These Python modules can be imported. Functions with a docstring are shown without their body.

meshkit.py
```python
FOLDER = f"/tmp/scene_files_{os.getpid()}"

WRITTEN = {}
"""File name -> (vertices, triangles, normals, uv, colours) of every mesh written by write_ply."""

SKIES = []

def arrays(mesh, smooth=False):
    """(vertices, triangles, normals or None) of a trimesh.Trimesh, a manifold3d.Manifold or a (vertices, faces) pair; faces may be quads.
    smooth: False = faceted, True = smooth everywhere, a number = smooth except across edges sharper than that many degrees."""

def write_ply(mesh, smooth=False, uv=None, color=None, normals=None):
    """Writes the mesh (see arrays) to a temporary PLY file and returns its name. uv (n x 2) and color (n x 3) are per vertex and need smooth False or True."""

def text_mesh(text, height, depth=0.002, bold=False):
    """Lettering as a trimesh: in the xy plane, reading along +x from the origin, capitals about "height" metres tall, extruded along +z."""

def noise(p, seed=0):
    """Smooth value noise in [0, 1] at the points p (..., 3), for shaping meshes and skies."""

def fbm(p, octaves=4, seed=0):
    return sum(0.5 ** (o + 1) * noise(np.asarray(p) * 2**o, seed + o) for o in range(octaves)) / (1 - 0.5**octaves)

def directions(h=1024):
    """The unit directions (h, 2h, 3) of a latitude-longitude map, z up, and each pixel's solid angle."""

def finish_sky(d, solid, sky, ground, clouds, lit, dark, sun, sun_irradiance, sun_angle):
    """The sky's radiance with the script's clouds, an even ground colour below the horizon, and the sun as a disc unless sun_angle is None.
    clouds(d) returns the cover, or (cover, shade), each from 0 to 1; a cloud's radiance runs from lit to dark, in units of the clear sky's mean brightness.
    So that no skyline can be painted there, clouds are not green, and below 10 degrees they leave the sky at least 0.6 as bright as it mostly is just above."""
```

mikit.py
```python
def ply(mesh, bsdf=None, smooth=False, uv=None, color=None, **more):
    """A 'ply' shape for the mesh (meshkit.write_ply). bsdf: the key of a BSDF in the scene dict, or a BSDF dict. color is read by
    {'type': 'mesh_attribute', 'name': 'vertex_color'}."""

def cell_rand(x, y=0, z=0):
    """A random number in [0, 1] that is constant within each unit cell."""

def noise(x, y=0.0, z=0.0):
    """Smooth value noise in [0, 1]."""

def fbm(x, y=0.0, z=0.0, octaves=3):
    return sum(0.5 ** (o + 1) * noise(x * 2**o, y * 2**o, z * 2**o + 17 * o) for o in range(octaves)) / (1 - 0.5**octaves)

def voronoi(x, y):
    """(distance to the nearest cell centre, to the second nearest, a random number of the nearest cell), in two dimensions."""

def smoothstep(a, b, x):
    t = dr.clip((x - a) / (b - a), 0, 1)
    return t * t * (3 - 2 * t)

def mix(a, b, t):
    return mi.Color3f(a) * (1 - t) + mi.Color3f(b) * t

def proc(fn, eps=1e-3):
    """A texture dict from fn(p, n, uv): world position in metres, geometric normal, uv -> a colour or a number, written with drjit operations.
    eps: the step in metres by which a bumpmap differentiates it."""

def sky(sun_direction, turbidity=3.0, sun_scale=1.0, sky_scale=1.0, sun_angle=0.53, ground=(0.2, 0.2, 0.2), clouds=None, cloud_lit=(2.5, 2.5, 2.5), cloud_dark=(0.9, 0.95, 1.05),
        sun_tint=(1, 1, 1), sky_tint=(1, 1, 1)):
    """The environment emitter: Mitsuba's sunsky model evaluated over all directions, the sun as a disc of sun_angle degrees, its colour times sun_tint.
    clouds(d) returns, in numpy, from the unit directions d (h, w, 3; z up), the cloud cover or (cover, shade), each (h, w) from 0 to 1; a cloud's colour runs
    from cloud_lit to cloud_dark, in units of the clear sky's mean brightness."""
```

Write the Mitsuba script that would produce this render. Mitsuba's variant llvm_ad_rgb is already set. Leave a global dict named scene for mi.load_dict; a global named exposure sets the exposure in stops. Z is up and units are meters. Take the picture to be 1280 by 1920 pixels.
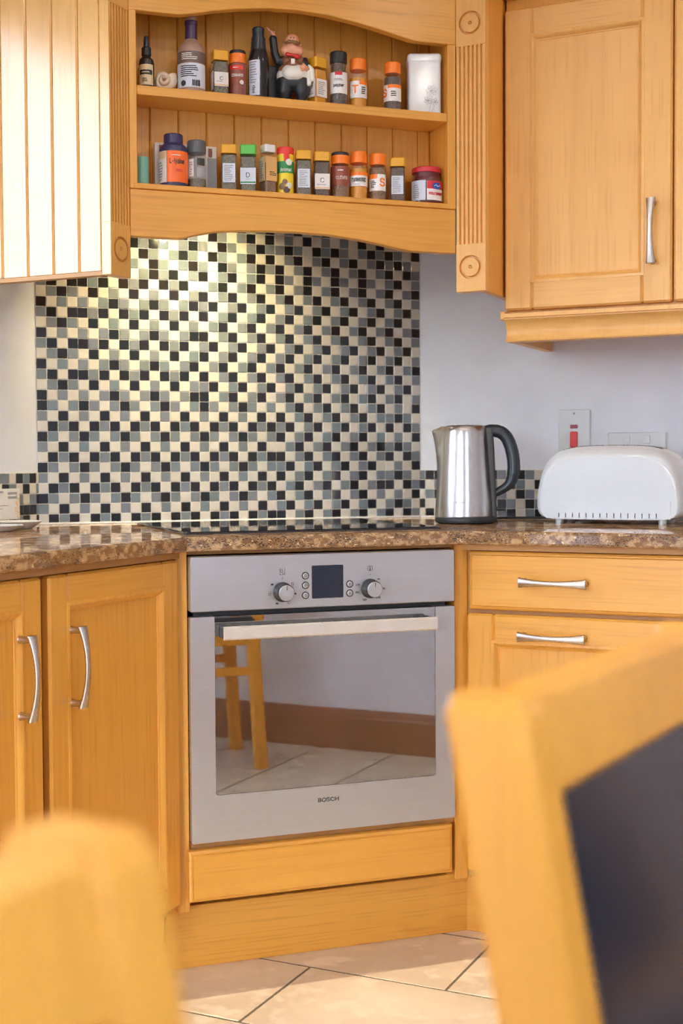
import math, random
import numpy as np, trimesh, manifold3d as m3
import drjit as dr
import mitsuba as mi
import mikit, meshkit
from mikit import ply, proc, noise, fbm, cell_rand, smoothstep, mix, voronoi
from shapely.geometry import Polygon, Point, box as sbox
from shapely.ops import unary_union
T = mi.ScalarTransform4f
rng = np.random.default_rng(7)
scene, labels = {'type': 'scene'}, {}
s = math.sqrt(.5)

# ------------------------------------------------------------------ camera, sky, sun, exposure
CAM = np.array([-.9308, -3.3788, 1.0640]); YAW, PITCH, ROLL = .3462, math.atan(89.45 / 2491.1), .0053
_f = np.array([math.sin(YAW) * math.cos(PITCH), math.cos(YAW) * math.cos(PITCH), -math.sin(PITCH)])
_r = np.array([math.cos(YAW), -math.sin(YAW), 0.]); _u = np.cross(_r, _f)
_up = _u * math.cos(ROLL) + _r * math.sin(ROLL)
scene['camera'] = {'type': 'thinlens', 'fov': math.degrees(2 * math.atan(640 / 2491.1)), 'fov_axis': 'x', 'aperture_radius': .0045, 'focus_distance': 2.82,
                   'to_world': T().look_at(origin=CAM.tolist(), target=(CAM + _f).tolist(), up=_up.tolist())}
exposure = -0.63
ELEV = math.radians(23.4)
SUN = np.array([-s * math.cos(ELEV), -s * math.cos(ELEV), math.sin(ELEV)])
scene['sky'] = mikit.sky(SUN, turbidity=4.0, sun_scale=0.0, sky_scale=100.0, sky_tint=(.86, 1.0, 1.27), ground=(.35, .34, .31), clouds=lambda d: (0.55 + 0 * d[..., 2], 0.2 + 0 * d[..., 2]), cloud_lit=(1.42, 1.60, 1.95))
scene['sun'] = {'type': 'directional', 'direction': (-SUN).tolist(), 'irradiance': {'type': 'rgb', 'value': [8.4, 7.2, 5.0]}}
CEIL_LAMP = [400., 360., 300.]
HOOD_LAMP = [260., 210., 120.]
HOOD_SPOT = [2.5, 1.95, 0.86]

# ------------------------------------------------------------------ frames: (u right as seen from the room, v up, w out of the wall)
HW, DOV = .518, .717
def frame(o, u, w):
    M = np.eye(4); M[:3, 0] = u; M[:3, 1] = (0, 0, 1); M[:3, 2] = w; M[:3, 3] = o
    return M
FD = frame((0, 0, 0), (1, 0, 0), (0, -1, 0))                 # the diagonal corner wall; u = x
FL = frame((-HW, 0, 0), (s, s, 0), (s, -s, 0))               # left wall; u = -t
FR = frame((HW, 0, 0), (s, -s, 0), (-s, -s, 0))              # right wall; u = t
XF = 3.46                                                    # the opposite wall: x - y = XF
FF = frame((XF, 0, 0), (-s, -s, 0), (-s, s, 0))

def tm(v, f): return trimesh.Trimesh(np.asarray(v, float), np.asarray(f), process=False)
def tf(mesh, M):
    m = mesh.copy(); m.apply_transform(M); return m
def pose(x=0, y=0, z=0, yaw=0):
    M = trimesh.transformations.rotation_matrix(math.radians(yaw), (0, 0, 1)); M[:3, 3] = (x, y, z); return M
def cat(*ms): return trimesh.util.concatenate([m for m in ms if m is not None])
def cb(x0, x1, y0, y1, z0, z1, c=.0015):
    """a box with chamfered edges"""
    c = min(c, .49 * min(abs(x1 - x0), abs(y1 - y0), abs(z1 - z0)))
    P = []
    for X, dx in ((x0, c), (x1, -c)):
        for Y, dy in ((y0, c), (y1, -c)):
            for Z, dz in ((z0, c), (z1, -c)):
                P += [(X, Y + dy, Z + dz), (X + dx, Y, Z + dz), (X + dx, Y + dy, Z)]
    return trimesh.convex.convex_hull(np.array(P))
def bx(x0, x1, y0, y1, z0, z1):
    return trimesh.creation.box(bounds=[(min(x0, x1), min(y0, y1), min(z0, z1)), (max(x0, x1), max(y0, y1), max(z0, z1))])
def loft(loops, cap=True):
    loops = [np.asarray(l, float) for l in loops]; n = len(loops[0]); V = np.vstack(loops); F = []
    for k in range(len(loops) - 1):
        a, b = k * n, (k + 1) * n
        for i in range(n):
            j = (i + 1) % n
            F += [(a + i, a + j, b + j), (a + i, b + j, b + i)]
    if cap:
        for base, l, fl in ((0, loops[0], 1), (len(V) - n, loops[-1], 0)):
            c = len(V); V = np.vstack([V, l.mean(0)])
            for i in range(n):
                j = (i + 1) % n
                F.append((base + j, base + i, c) if fl else (base + i, base + j, c))
    m = tm(V, F)
    if m.volume < 0: m.invert()
    return m
def lathe(prof, n=32):
    prof = np.asarray(prof, float); a = np.linspace(0, 2 * math.pi, n, endpoint=False)
    return loft([np.c_[max(r, 1e-5) * np.cos(a), max(r, 1e-5) * np.sin(a), np.full(n, z)] for r, z in prof])
def annulus(prof, n=32):
    prof = list(prof) + [prof[0]]; a = np.linspace(0, 2 * math.pi, n, endpoint=False)
    m = loft([np.c_[r * np.cos(a), r * np.sin(a), np.full(n, z)] for r, z in prof], cap=False)
    return m
def rsq(w, d, r, z, n=5):
    P = []
    for cx, cy, a0 in ((w / 2 - r, d / 2 - r, 0), (-w / 2 + r, d / 2 - r, 90), (-w / 2 + r, -d / 2 + r, 180), (w / 2 - r, -d / 2 + r, 270)):
        for k in range(n):
            a = math.radians(a0 + 90 * k / (n - 1)); P.append((cx + r * math.cos(a), cy + r * math.sin(a), z))
    return np.array(P)
def rbox(w, d, h, r=.004, e=.002, z0=0):
    return loft([rsq(w - 2 * e, d - 2 * e, max(r - e, .0005), z0), rsq(w, d, r, z0 + e), rsq(w, d, r, z0 + h - e), rsq(w - 2 * e, d - 2 * e, max(r - e, .0005), z0 + h)])
def tube(path, rad, n=12, flat=1.0, updir=None):
    """a tube along a path; rad a number or one per point; flat scales the second axis"""
    P = np.asarray(path, float); k = len(P); rad = np.broadcast_to(np.asarray(rad, float), (k,)); L = []
    t = np.gradient(P, axis=0); t /= np.linalg.norm(t, axis=1, keepdims=True)
    ref = np.array(updir if updir is not None else ((0, 0, 1) if abs(t[0][2]) < .9 else (1, 0, 0)), float)
    for i in range(k):
        a = ref - t[i] * (ref @ t[i]); a /= np.linalg.norm(a); b = np.cross(t[i], a); ref = a
        th = np.linspace(0, 2 * math.pi, n, endpoint=False)
        L.append(P[i] + rad[i] * (np.cos(th)[:, None] * a + flat * np.sin(th)[:, None] * b))
    return loft(L)
def spline(P, n=40):
    from scipy.interpolate import CubicSpline
    P = np.asarray(P, float); d = np.r_[0, np.cumsum(np.linalg.norm(np.diff(P, axis=0), axis=1))]
    return CubicSpline(d, P)(np.linspace(0, d[-1], n))
def ext(poly, z0, z1):
    ps = [poly] if poly.geom_type == 'Polygon' else list(poly.geoms)
    m = cat(*[trimesh.creation.extrude_polygon(p, z1 - z0, engine='earcut') for p in ps])
    m.apply_translation((0, 0, z0)); return m
def bevel_ext(poly, z0, z1, c=.002):
    """extrude with chamfered front edge (the +z side): nested insets"""
    a = ext(poly, z0, z1 - c)
    i = poly.buffer(-c, join_style=2)
    try:
        A, B = np.array(poly.exterior.coords)[:-1], np.array(i.exterior.coords)[:-1]
        if len(A) == len(B) and not poly.interiors:
            k = np.argmin(np.linalg.norm(B - A[0], axis=1)); B = np.roll(B, -k, axis=0)
            if np.linalg.norm(B - A, axis=1).max() > 4 * c: B = np.roll(B[::-1], 1, axis=0)
            n = len(A); V = np.vstack([np.c_[A, np.full(n, z1 - c)], np.c_[B, np.full(n, z1)]])
            F = [f for q in range(n) for f in ((q, (q + 1) % n, n + (q + 1) % n), (q, n + (q + 1) % n, n + q))]
            return cat(ext(poly, z0, z1 - c), tm(V, F), ext(i, z1 - c, z1))
    except Exception: pass
    return ext(poly, z0, z1)
def hull(pts):
    ms = []
    for (x, y, z, r) in pts:
        q = trimesh.creation.icosphere(2, r); q.apply_translation((x, y, z)); ms.append(q.vertices)
    return m3.Manifold.hull_points(np.vstack(ms))
def blob(chains, edge=.003, it=12):
    """chains of joints (x, y, z, r): hulls of neighbouring spheres, joined, refined and smoothed into one surface"""
    M = m3.Manifold()
    for ch in chains:
        if len(ch) == 1: M += hull(ch)
        for a, b in zip(ch[:-1], ch[1:]): M += hull([a, b])
    M = M.refine_to_length(edge); q = M.to_mesh(); m = trimesh.Trimesh(q.vert_properties[:, :3], q.tri_verts)
    trimesh.smoothing.filter_taubin(m, iterations=it); return m
def to_tm(M):
    q = M.to_mesh(); return trimesh.Trimesh(q.vert_properties[:, :3], q.tri_verts)
def mani(m):
    m = m.copy(); m.merge_vertices()
    return m3.Manifold(m3.Mesh(m.vertices.astype(np.float32), m.faces.astype(np.uint32)))
def arc_patch(r, a0, a1, z0, z1, n=14):
    """a curved label on a round jar; angles in degrees, 0 = towards -y"""
    a = np.radians(np.linspace(a0, a1, n)); V = []
    for rr in (r, r - .0004):
        for z in (z0, z1): V.append(np.c_[rr * np.sin(a), -rr * np.cos(a), np.full(n, z)])
    V = np.vstack(V); F = []
    for i in range(n - 1):
        F += [(i, i + 1, n + i + 1), (i, n + i + 1, n + i)]
        o = 2 * n; F += [(o + i, o + n + i + 1, o + i + 1), (o + i, o + n + i, o + n + i + 1)]
        F += [(n + i, n + i + 1, o + n + i + 1), (n + i, o + n + i + 1, o + n + i), (i, o + i + 1, i + 1), (i, o + i, o + i + 1)]
    return tm(V, F)
def txt(t, h, depth=.0004, bold=True, width=None):
    m = meshkit.text_mesh(t, h, depth, bold); m.apply_translation((-m.bounds[:, 0].mean(), -m.bounds[0][1], 0))
    if width: m.apply_scale((width / (m.bounds[1][0] - m.bounds[0][0]), 1, 1)) if False else m.apply_transform(np.diag([width / (m.bounds[1][0] - m.bounds[0][0]), 1, 1, 1]))
    return m
def txt_front(t, h, x, y, z, **k):
    """flat lettering facing -y"""
    m = txt(t, h, **k); m.apply_transform(np.array([[1, 0, 0, x], [0, 0, -1, y], [0, 1, 0, z], [0, 0, 0, 1.]])); return m
def bend(m, r, a0=0):
    """lettering in the xy plane wrapped round a jar of radius r"""
    if np.abs(np.diff(m.vertices[m.edges_unique][:, :, 0], axis=1)).max() > .005: m = tm(*trimesh.remesh.subdivide_to_size(m.vertices, m.faces, .0042))
    v = m.vertices; a = v[:, 0] / r + math.radians(a0); rr = r + v[:, 2]
    return tm(np.c_[rr * np.sin(a), -rr * np.cos(a), v[:, 1]], m.faces)
def bars(rows, w, h):
    """lines of unreadably small print as thin bars, in the xy plane"""
    ms = []
    for k in range(rows):
        L = w * (.55 + .45 * rng.random()); y = h * (1 - (k + .5) / rows)
        ms.append(bx(-w / 2, -w / 2 + L, y - .22 * h / rows, y + .22 * h / rows, 0, .0003))
    return cat(*ms)

_n = {}
def numbered(key):
    k = key; c = 0
    while k in _n: c += 1; k = f'{key}_{c:03d}'
    _n[k] = 1; return k
def thing(name, label=None, cat_=None, group=None, kind=None):
    key = numbered(name); d = {}
    if label: d['label'] = label
    if cat_: d['category'] = cat_
    if group: d['group'] = group
    if kind: d['kind'] = kind
    if d: labels[key] = d
    return key
def part(parent, name, mesh, mat, M=None, smooth=30, label=None, kind=None, **kw):
    key = numbered(parent + '__' + name)
    if M is not None: mesh = tf(mesh, M)
    if M is not None and np.linalg.det(M[:3, :3]) < 0: mesh.invert()
    scene[key] = ply(mesh, mat, smooth, **kw)
    if label or kind: labels[key] = {k: v for k, v in (('label', label), ('kind', kind)) if v}
    return key
def single(name, mesh, mat, label=None, cat_=None, M=None, smooth=30, group=None, kind=None, **kw):
    key = thing(name, label, cat_, group, kind)
    if M is not None: mesh = tf(mesh, M)
    scene[key] = ply(mesh, mat, smooth, **kw); return key

# ------------------------------------------------------------------ materials
def rgb(*c): return {'type': 'rgb', 'value': [float(x) for x in (c if len(c) == 3 else c[0])]}
def srgb(r, g, b):
    c = np.array([r, g, b]) / 255.; return np.where(c < .04045, c / 12.92, ((c + .055) / 1.055) ** 2.4).tolist()
def pr(name, color, rough=.5, **k):
    scene[name] = {'type': 'twosided', 'bsdf': {'type': 'principled', 'base_color': color if isinstance(color, dict) else rgb(color), 'roughness': rough, **k}}
    return name
def wood_fn(c0, c1, c2, vertical):
    def fn(p, n, uv):
        h = p.x + .83 * p.y; d = .83 * p.x - p.y; z = p.z
        if vertical:
            big = fbm(p.x * 7, p.y * 7, z * .9, 2); fine = noise(p.x * 260, p.y * 260, z * 9); med = fbm(p.x * 38, p.y * 38, z * 1.7, 2)
            ph = (h * 14 + 1.6 * big + .22 * z)
        else:
            big = fbm(h * 1.6, d * 1.6, z * 8, 2); fine = noise(p.x * 9, p.y * 9, z * 260); med = fbm(p.x * 2.6, p.y * 2.6, z * 44, 2)
            ph = (z * 15 + 2.2 * big + .25 * h)
        ring = .5 + .5 * dr.sin(ph * 21)
        t = dr.clip(.08 + .5 * big + .35 * (med - .5) + .26 * ring * ring * smoothstep(.35, .7, big), 0, 1)
        col = mix(c0, c1, t)
        return mix(col, c2, dr.clip(.30 * smoothstep(.55, .95, fine) + .16 * smoothstep(.6, 1, med), 0, 1))
    return fn
WA, WB, WC = (.70, .340, .056), (.585, .242, .029), (.42, .15, .018)
pr('wood_v', proc(wood_fn(WA, WB, WC, True)), .33, specular=.55)
pr('wood_h', proc(wood_fn(WA, WB, WC, False)), .33, specular=.55)
pr('wood_gloss', proc(wood_fn((.68, .37, .10), (.57, .28, .065), (.44, .18, .03), True)), .25, specular=.76, clearcoat=.3, clearcoat_gloss=.85)
pr('wood_pale', proc(wood_fn((.74, .405, .120), (.64, .315, .076), (.48, .22, .048), True)), .34, specular=.55)
pr('wood_pale_h', proc(wood_fn((.74, .405, .120), (.64, .315, .076), (.48, .22, .048), False)), .34, specular=.55)
pr('wood_edge', (.40, .19, .055), .5)
pr('wood_gap', (.10, .045, .015), .7)
pr('carcass', (.55, .32, .14), .5)
pr('chair_wood', proc(wood_fn((.79, .345, .034), (.71, .28, .022), (.56, .20, .014), True)), .32, specular=.6)
pr('skirting_wood', proc(wood_fn((.34, .15, .05), (.26, .10, .03), (.16, .06, .02), False)), .35)
def plaster_fn(c):
    def fn(p, n, uv):
        return mi.Color3f(c) * (.95 + .10 * fbm(p.x * 9, p.y * 9, p.z * 9, 3))
    return fn
pr('plaster', proc(plaster_fn((.71, .735, .805))), .75)
pr('ceiling_paint', (.82, .81, .79), .85)
def tilefloor_fn(p, n, uv):
    a = fbm(p.x * 4, p.y * 4, 0., 4); b = fbm(p.x * 22 + 3 * a, p.y * 22, 0., 3); v = noise(p.x * 90, p.y * 90)
    c = mix((.52, .425, .32), (.66, .565, .44), smoothstep(.25, .75, a))
    return mix(c, (.74, .66, .53), dr.clip(.55 * smoothstep(.5, .8, b) + .08 * v, 0, 1))
pr('floor_tile', proc(tilefloor_fn), .32, specular=.45)
pr('floor_grout', (.13, .10, .07), .8)
def granite_fn(p, n, uv):
    d1 = fbm(p.x * 95, p.y * 95, p.z * 95, 3); d2 = noise(p.x * 420 + 7, p.y * 420, p.z * 420); d3 = fbm(p.x * 24, p.y * 24, p.z * 24 + 5, 2)
    c = mix((.22, .105, .043), (.47, .30, .150), smoothstep(.36, .64, d1))
    c = mix(c, (.17, .085, .04), smoothstep(.48, .62, d3) * .6)
    c = mix(c, (.055, .035, .024), smoothstep(.58, .72, d2) * smoothstep(.36, .56, d3))
    return mix(c, (.75, .60, .42), smoothstep(.74, .82, fbm(p.x * 150, p.y * 150, p.z * 150 + 9, 2)) * .8)
pr('granite', proc(granite_fn), .03, specular=.7)
scene['mosaic'] = {'type': 'twosided', 'bsdf': {'type': 'principled', 'base_color': {'type': 'mesh_attribute', 'name': 'vertex_color'}, 'roughness': .07, 'specular': .4}}
pr('mosaic_grout', (.70, .66, .57), .7)
def steel_fn(p, n, uv):
    return mi.Color3f((.585, .605, .63)) * (.93 + .07 * noise(p.x * 14, p.y * 14, p.z * 900) + .06 * fbm(p.x * 6, p.y * 6, p.z * 6, 2))
pr('oven_steel', proc(steel_fn), .36, metallic=.85)
scene['handle_steel'] = {'type': 'roughconductor', 'alpha': .18, 'specular_reflectance': rgb(.62, .58, .53), 'material': 'Al'}
pr('bar_steel', (.80, .77, .70), .35, metallic=.55)
scene['kettle_steel'] = {'type': 'roughconductor', 'distribution': 'ggx', 'alpha_u': .05, 'alpha_v': .05, 'specular_reflectance': rgb(.60, .575, .55), 'material': 'Al'}
def smudge_fn(p, n, uv):
    a = fbm(p.x * 7, p.y * 7, p.z * 3, 3); st = noise((p.x + .55 * p.z) * 260, 3., (p.z - .5 * p.x) * 12)
    return mi.Color3f((.64, .68, .71)) * (.75 + .4 * a + .18 * smoothstep(.75, 1, st))
scene['oven_glass'] = {'type': 'twosided', 'bsdf': {'type': 'blendbsdf', 'weight': .12,
    'a': {'type': 'conductor', 'material': 'none', 'specular_reflectance': proc(smudge_fn)},
    'b': {'type': 'diffuse', 'reflectance': rgb(.055, .05, .045)}}}
pr('hob_glass', (.005, .005, .006), .02, specular=.8)
pr('black_gloss', (.008, .008, .010), .12, specular=.6)
pr('display', (.016, .021, .036), .12, specular=.5)
pr('black', (.012, .012, .013), .45)
pr('soft_black', (.014, .020, .028), .33, specular=.5)
pr('dark_ring', (.035, .033, .032), .4)
pr('print_dark', (.03, .03, .035), .6)
pr('print_grey', (.30, .30, .31), .6)
pr('print_pale', (.75, .75, .74), .6)
pr('white_plastic', (.68, .70, .72), .14, specular=.5)
pr('white_matt', (.78, .77, .76), .4)
pr('white_glaze', (.76, .75, .72), .12)
pr('paper', (.72, .70, .66), .7)
pr('paper_blue', (.58, .63, .72), .6)
pr('leather', (.015, .017, .024), .24, specular=.65)
pr('hood_steel', (.16, .16, .16), .4, metallic=.7)
pr('red', (.55, .015, .012), .3)
pr('neon', (.22, .02, .03), .25)
for nm, c in dict(lid_yellow=(.70, .34, .015), lid_orange=(.86, .19, .012), lid_green=(.10, .46, .075), lid_navy=(.030, .026, .085), lid_grey=(.085, .09, .095), lid_red=(.50, .02, .03),
                  label_orange=(.82, .14, .018), label_tan=(.66, .38, .13), label_yellow=(.80, .60, .02), label_green=(.02, .20, .05), label_red=(.68, .03, .02), label_cream=(.66, .54, .32),
                  herb=(.17, .145, .085), dark_spice=(.09, .055, .04), brown_spice=(.22, .115, .055), red_spice=(.24, .055, .03), turmeric=(.62, .26, .012), pepper=(.075, .065, .06), white_pepper=(.42, .35, .26),
                  label_brown=(.13, .085, .08), purple=(.045, .02, .06), liqueur=(.34, .21, .15), candle=(.16, .42, .33), jam=(.10, .010, .015), blue=(.02, .08, .40), flesh=(.72, .33, .20), vest=(.20, .075, .035), moustache=(.20, .095, .03),
                  cloth=(.74, .72, .66), jacket=(.015, .016, .02), gold=(.42, .26, .05), shell=(.66, .52, .38), shell_dark=(.42, .27, .16), skin_dark=(.08, .03, .02), amber=(.02, .012, .008)).items():
    pr(nm, c, .35)
def speck_fn(a, b):
    def fn(p, n, uv):
        return mix(a, b, smoothstep(.35, .72, noise(p.x * 900, p.y * 900, p.z * 900)))
    return fn
for nm, a, b in (('herb', (.055, .048, .03), (.26, .23, .16)), ('dark_spice', (.045, .028, .02), (.17, .115, .085)), ('brown_spice', (.10, .05, .025), (.34, .19, .10)), ('pepper', (.02, .018, .016), (.17, .15, .13))):
    pr(nm, proc(speck_fn(a, b)), .6)
scene['glass'] = {'type': 'thindielectric', 'int_ior': 1.5}
scene['lamp_off'] = {'type': 'diffuse', 'reflectance': rgb(.7, .68, .6)}

# ------------------------------------------------------------------ the setting
TH = .12
ZC = 2.42
key = single('floor', bx(-6.2, 3.2, -5.2, 1.2, -.06, -.0014), 'floor_grout', kind='structure', smooth=False)
# tiles: rows along the right wall's direction, half bond
RW, TL, G = .305, .610, .0062
poly_room = Polygon([(-HW - .15, .1), (HW + .15, .1), (XF + .02 - 1.95, -1.95 - .02), (XF - 4.45, -4.45), (-HW - 4.6, -4.6)])
for k in range(-14, 3):
    u0 = -.5620 + k * RW
    v0 = (.4845 if k % 2 else .4845 + .305)
    for j in range(-6, 9):
        a, b = v0 + j * TL, v0 + (j + 1) * TL
        q = [((uu + vv) * s, (uu - vv) * s) for uu, vv in ((u0 + G / 2, a + G / 2), (u0 + G / 2, b - G / 2), (u0 + RW - G / 2, b - G / 2), (u0 + RW - G / 2, a + G / 2))]
        P = Polygon(q)
        if not poly_room.intersects(P): continue
        q = np.array(q); c = q.mean(0); qi = c + (q - c) * (1 - .003 / np.linalg.norm(q - c, axis=1, keepdims=True))
        if Polygon(q).exterior.is_ccw is False: q, qi = q[::-1], qi[::-1]
        dz = rng.uniform(-.0002, .0003)
        m = loft([np.c_[q, np.full(4, -.0013)], np.c_[q, np.full(4, -.0008 + dz)], np.c_[qi, np.full(4, dz)]])
        part('floor', 'tile', m, 'floor_tile', smooth=False)
W1 = (.53, 1.72, 1.10, 2.19)                                 # window in the left wall: t0, t1, z0, z1
m = cat(bx(-6.3, -W1[1], 0, ZC, -TH, 0), bx(-W1[0], .06, 0, ZC, -TH, 0), bx(-W1[1], -W1[0], 0, W1[2], -TH, 0), bx(-W1[1], -W1[0], W1[3], ZC, -TH, 0))
single('wall_left', m, 'plaster', kind='structure', M=FL, smooth=False)
single('wall_back', bx(-HW, HW, 0, ZC, -TH, 0), 'plaster', kind='structure', M=FD, smooth=False)
RLEN = (XF - HW) * s
single('wall_right', bx(-.06, RLEN, 0, ZC, -TH, 0), 'plaster', kind='structure', M=FR, smooth=False)
# opposite wall, behind the camera's right shoulder (seen in the oven door)
W2 = (5.08, 6.05, 1.02, 2.14)
m = cat(bx(2.0, W2[0], 0, ZC, -TH, 0), bx(W2[1], 6.4, 0, ZC, -TH, 0), bx(W2[0], W2[1], 0, W2[2], -TH, 0), bx(W2[0], W2[1], W2[3], ZC, -TH, 0))
single('wall_front', m, 'plaster', kind='structure', M=FF, smooth=False)
prof = [(0, 0), (.018, 0), (.018, .118), (.014, .128), (.014, .134), (.010, .146), (.004, .150), (0, .150)]
sk = ext(Polygon(prof), 0, 4.2); sk.apply_transform(np.array([[0, 0, 1, 2.05], [0, 1, 0, 0], [1, 0, 0, 0], [0, 0, 0, 1.]]))
sk.invert() if sk.volume < 0 else None
single('baseboard_front', sk, 'skirting_wood', kind='structure', M=FF, smooth=20)
# rear wall with the glazed doors: y = -4.3
YR = -4.3; GX0, GX1, GZ = -4.12, -2.30, 2.19
m = cat(bx(-5.2, GX0, YR - .1, YR, 0, ZC), bx(GX1, -.6, YR - .1, YR, 0, ZC), bx(GX0, GX1, YR - .1, YR, GZ, ZC))
single('wall_rear', m, 'plaster', kind='structure', smooth=False)
cpoly = Polygon([(-HW - .05, .12), (HW + .05, .12), ((XF + HW) / 2 + .12, -(XF - HW) / 2), (XF - 4.28, -4.40), (-HW - 4.52, -4.40)])
single('ceiling', ext(cpoly, ZC, ZC + .08), 'ceiling_paint', kind='structure', smooth=False)
def window(name, F, u0, u1, z0, z1, q=.5):
    k = thing(name, kind='structure'); um = u0 + (u1 - u0) * q
    fr = ext(sbox(u0, z0, u1, z1).difference(unary_union([sbox(u0 + .05, z0 + .05, um - .025, z1 - .05), sbox(um + .025, z0 + .05, u1 - .05, z1 - .05)])), -.09, -.03)
    part(k, 'frame', fr, 'white_plastic', F, False)
    for a, b in ((u0 + .05, um - .025), (um + .025, u1 - .05)):
        part(k, 'pane', tm([(a, z0 + .05, -.06), (b, z0 + .05, -.06), (b, z1 - .05, -.06), (a, z1 - .05, -.06)], [(0, 1, 2), (0, 2, 3)]), 'glass', F, False)
    part(k, 'sill', cb(u0 - .03, u1 + .03, z0 - .025, z0, -.09, .04, .004), 'white_matt', F)
window('window_1', FL, -W1[1], -W1[0], W1[2], W1[3], .30)
window('window_2', FF, *W2)
k = thing('door_1', kind='structure')
xm = -2.86; FB = frame((0, YR, 0), (1, 0, 0), (0, -1, 0))
fr = ext(sbox(GX0, 0, GX1, GZ).difference(unary_union([sbox(GX0 + .05, .06, xm - .035, GZ - .012), sbox(xm + .035, .06, GX1 - .05, GZ - .012)])), .02, .08)
part(k, 'frame', fr, 'white_plastic', FB, False)
for a, b in ((GX0 + .05, xm - .035), (xm + .035, GX1 - .05)):
    part(k, 'pane', tm([(a, .06, .05), (b, .06, .05), (b, GZ - .012, .05), (a, GZ - .012, .05)], [(0, 1, 2), (0, 2, 3)]), 'glass', FB, False)
# ceiling downlights
for i, (x, y) in enumerate(((-.35, -1.35), (.55, -1.35), (-.95, -2.05), (-.1, -2.1), (-1.7, -2.8), (.35, -2.55))):
    k = thing('ceiling_downlight', 'round recessed ceiling downlight ' + ('nearest the corner mantel', 'above the right worktop', 'above the aisle by the window', 'over the middle of the room', 'nearest the glazed doors', 'beside the opposite wall')[i], 'light', 'ceiling downlights')
    part(k, 'rim', annulus([(.034, 0), (.046, 0), (.046, .004), (.034, .004)], 24), 'white_matt', pose(x, y, ZC - .006))
    d = trimesh.creation.cylinder(.033, .002, sections=20); d.apply_translation((x, y, ZC - .003))
    part(k, 'lamp', d, {'type': 'diffuse', 'reflectance': rgb(.5, .5, .5)}, emitter={'type': 'area', 'radiance': rgb(CEIL_LAMP)}, smooth=False)

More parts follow.
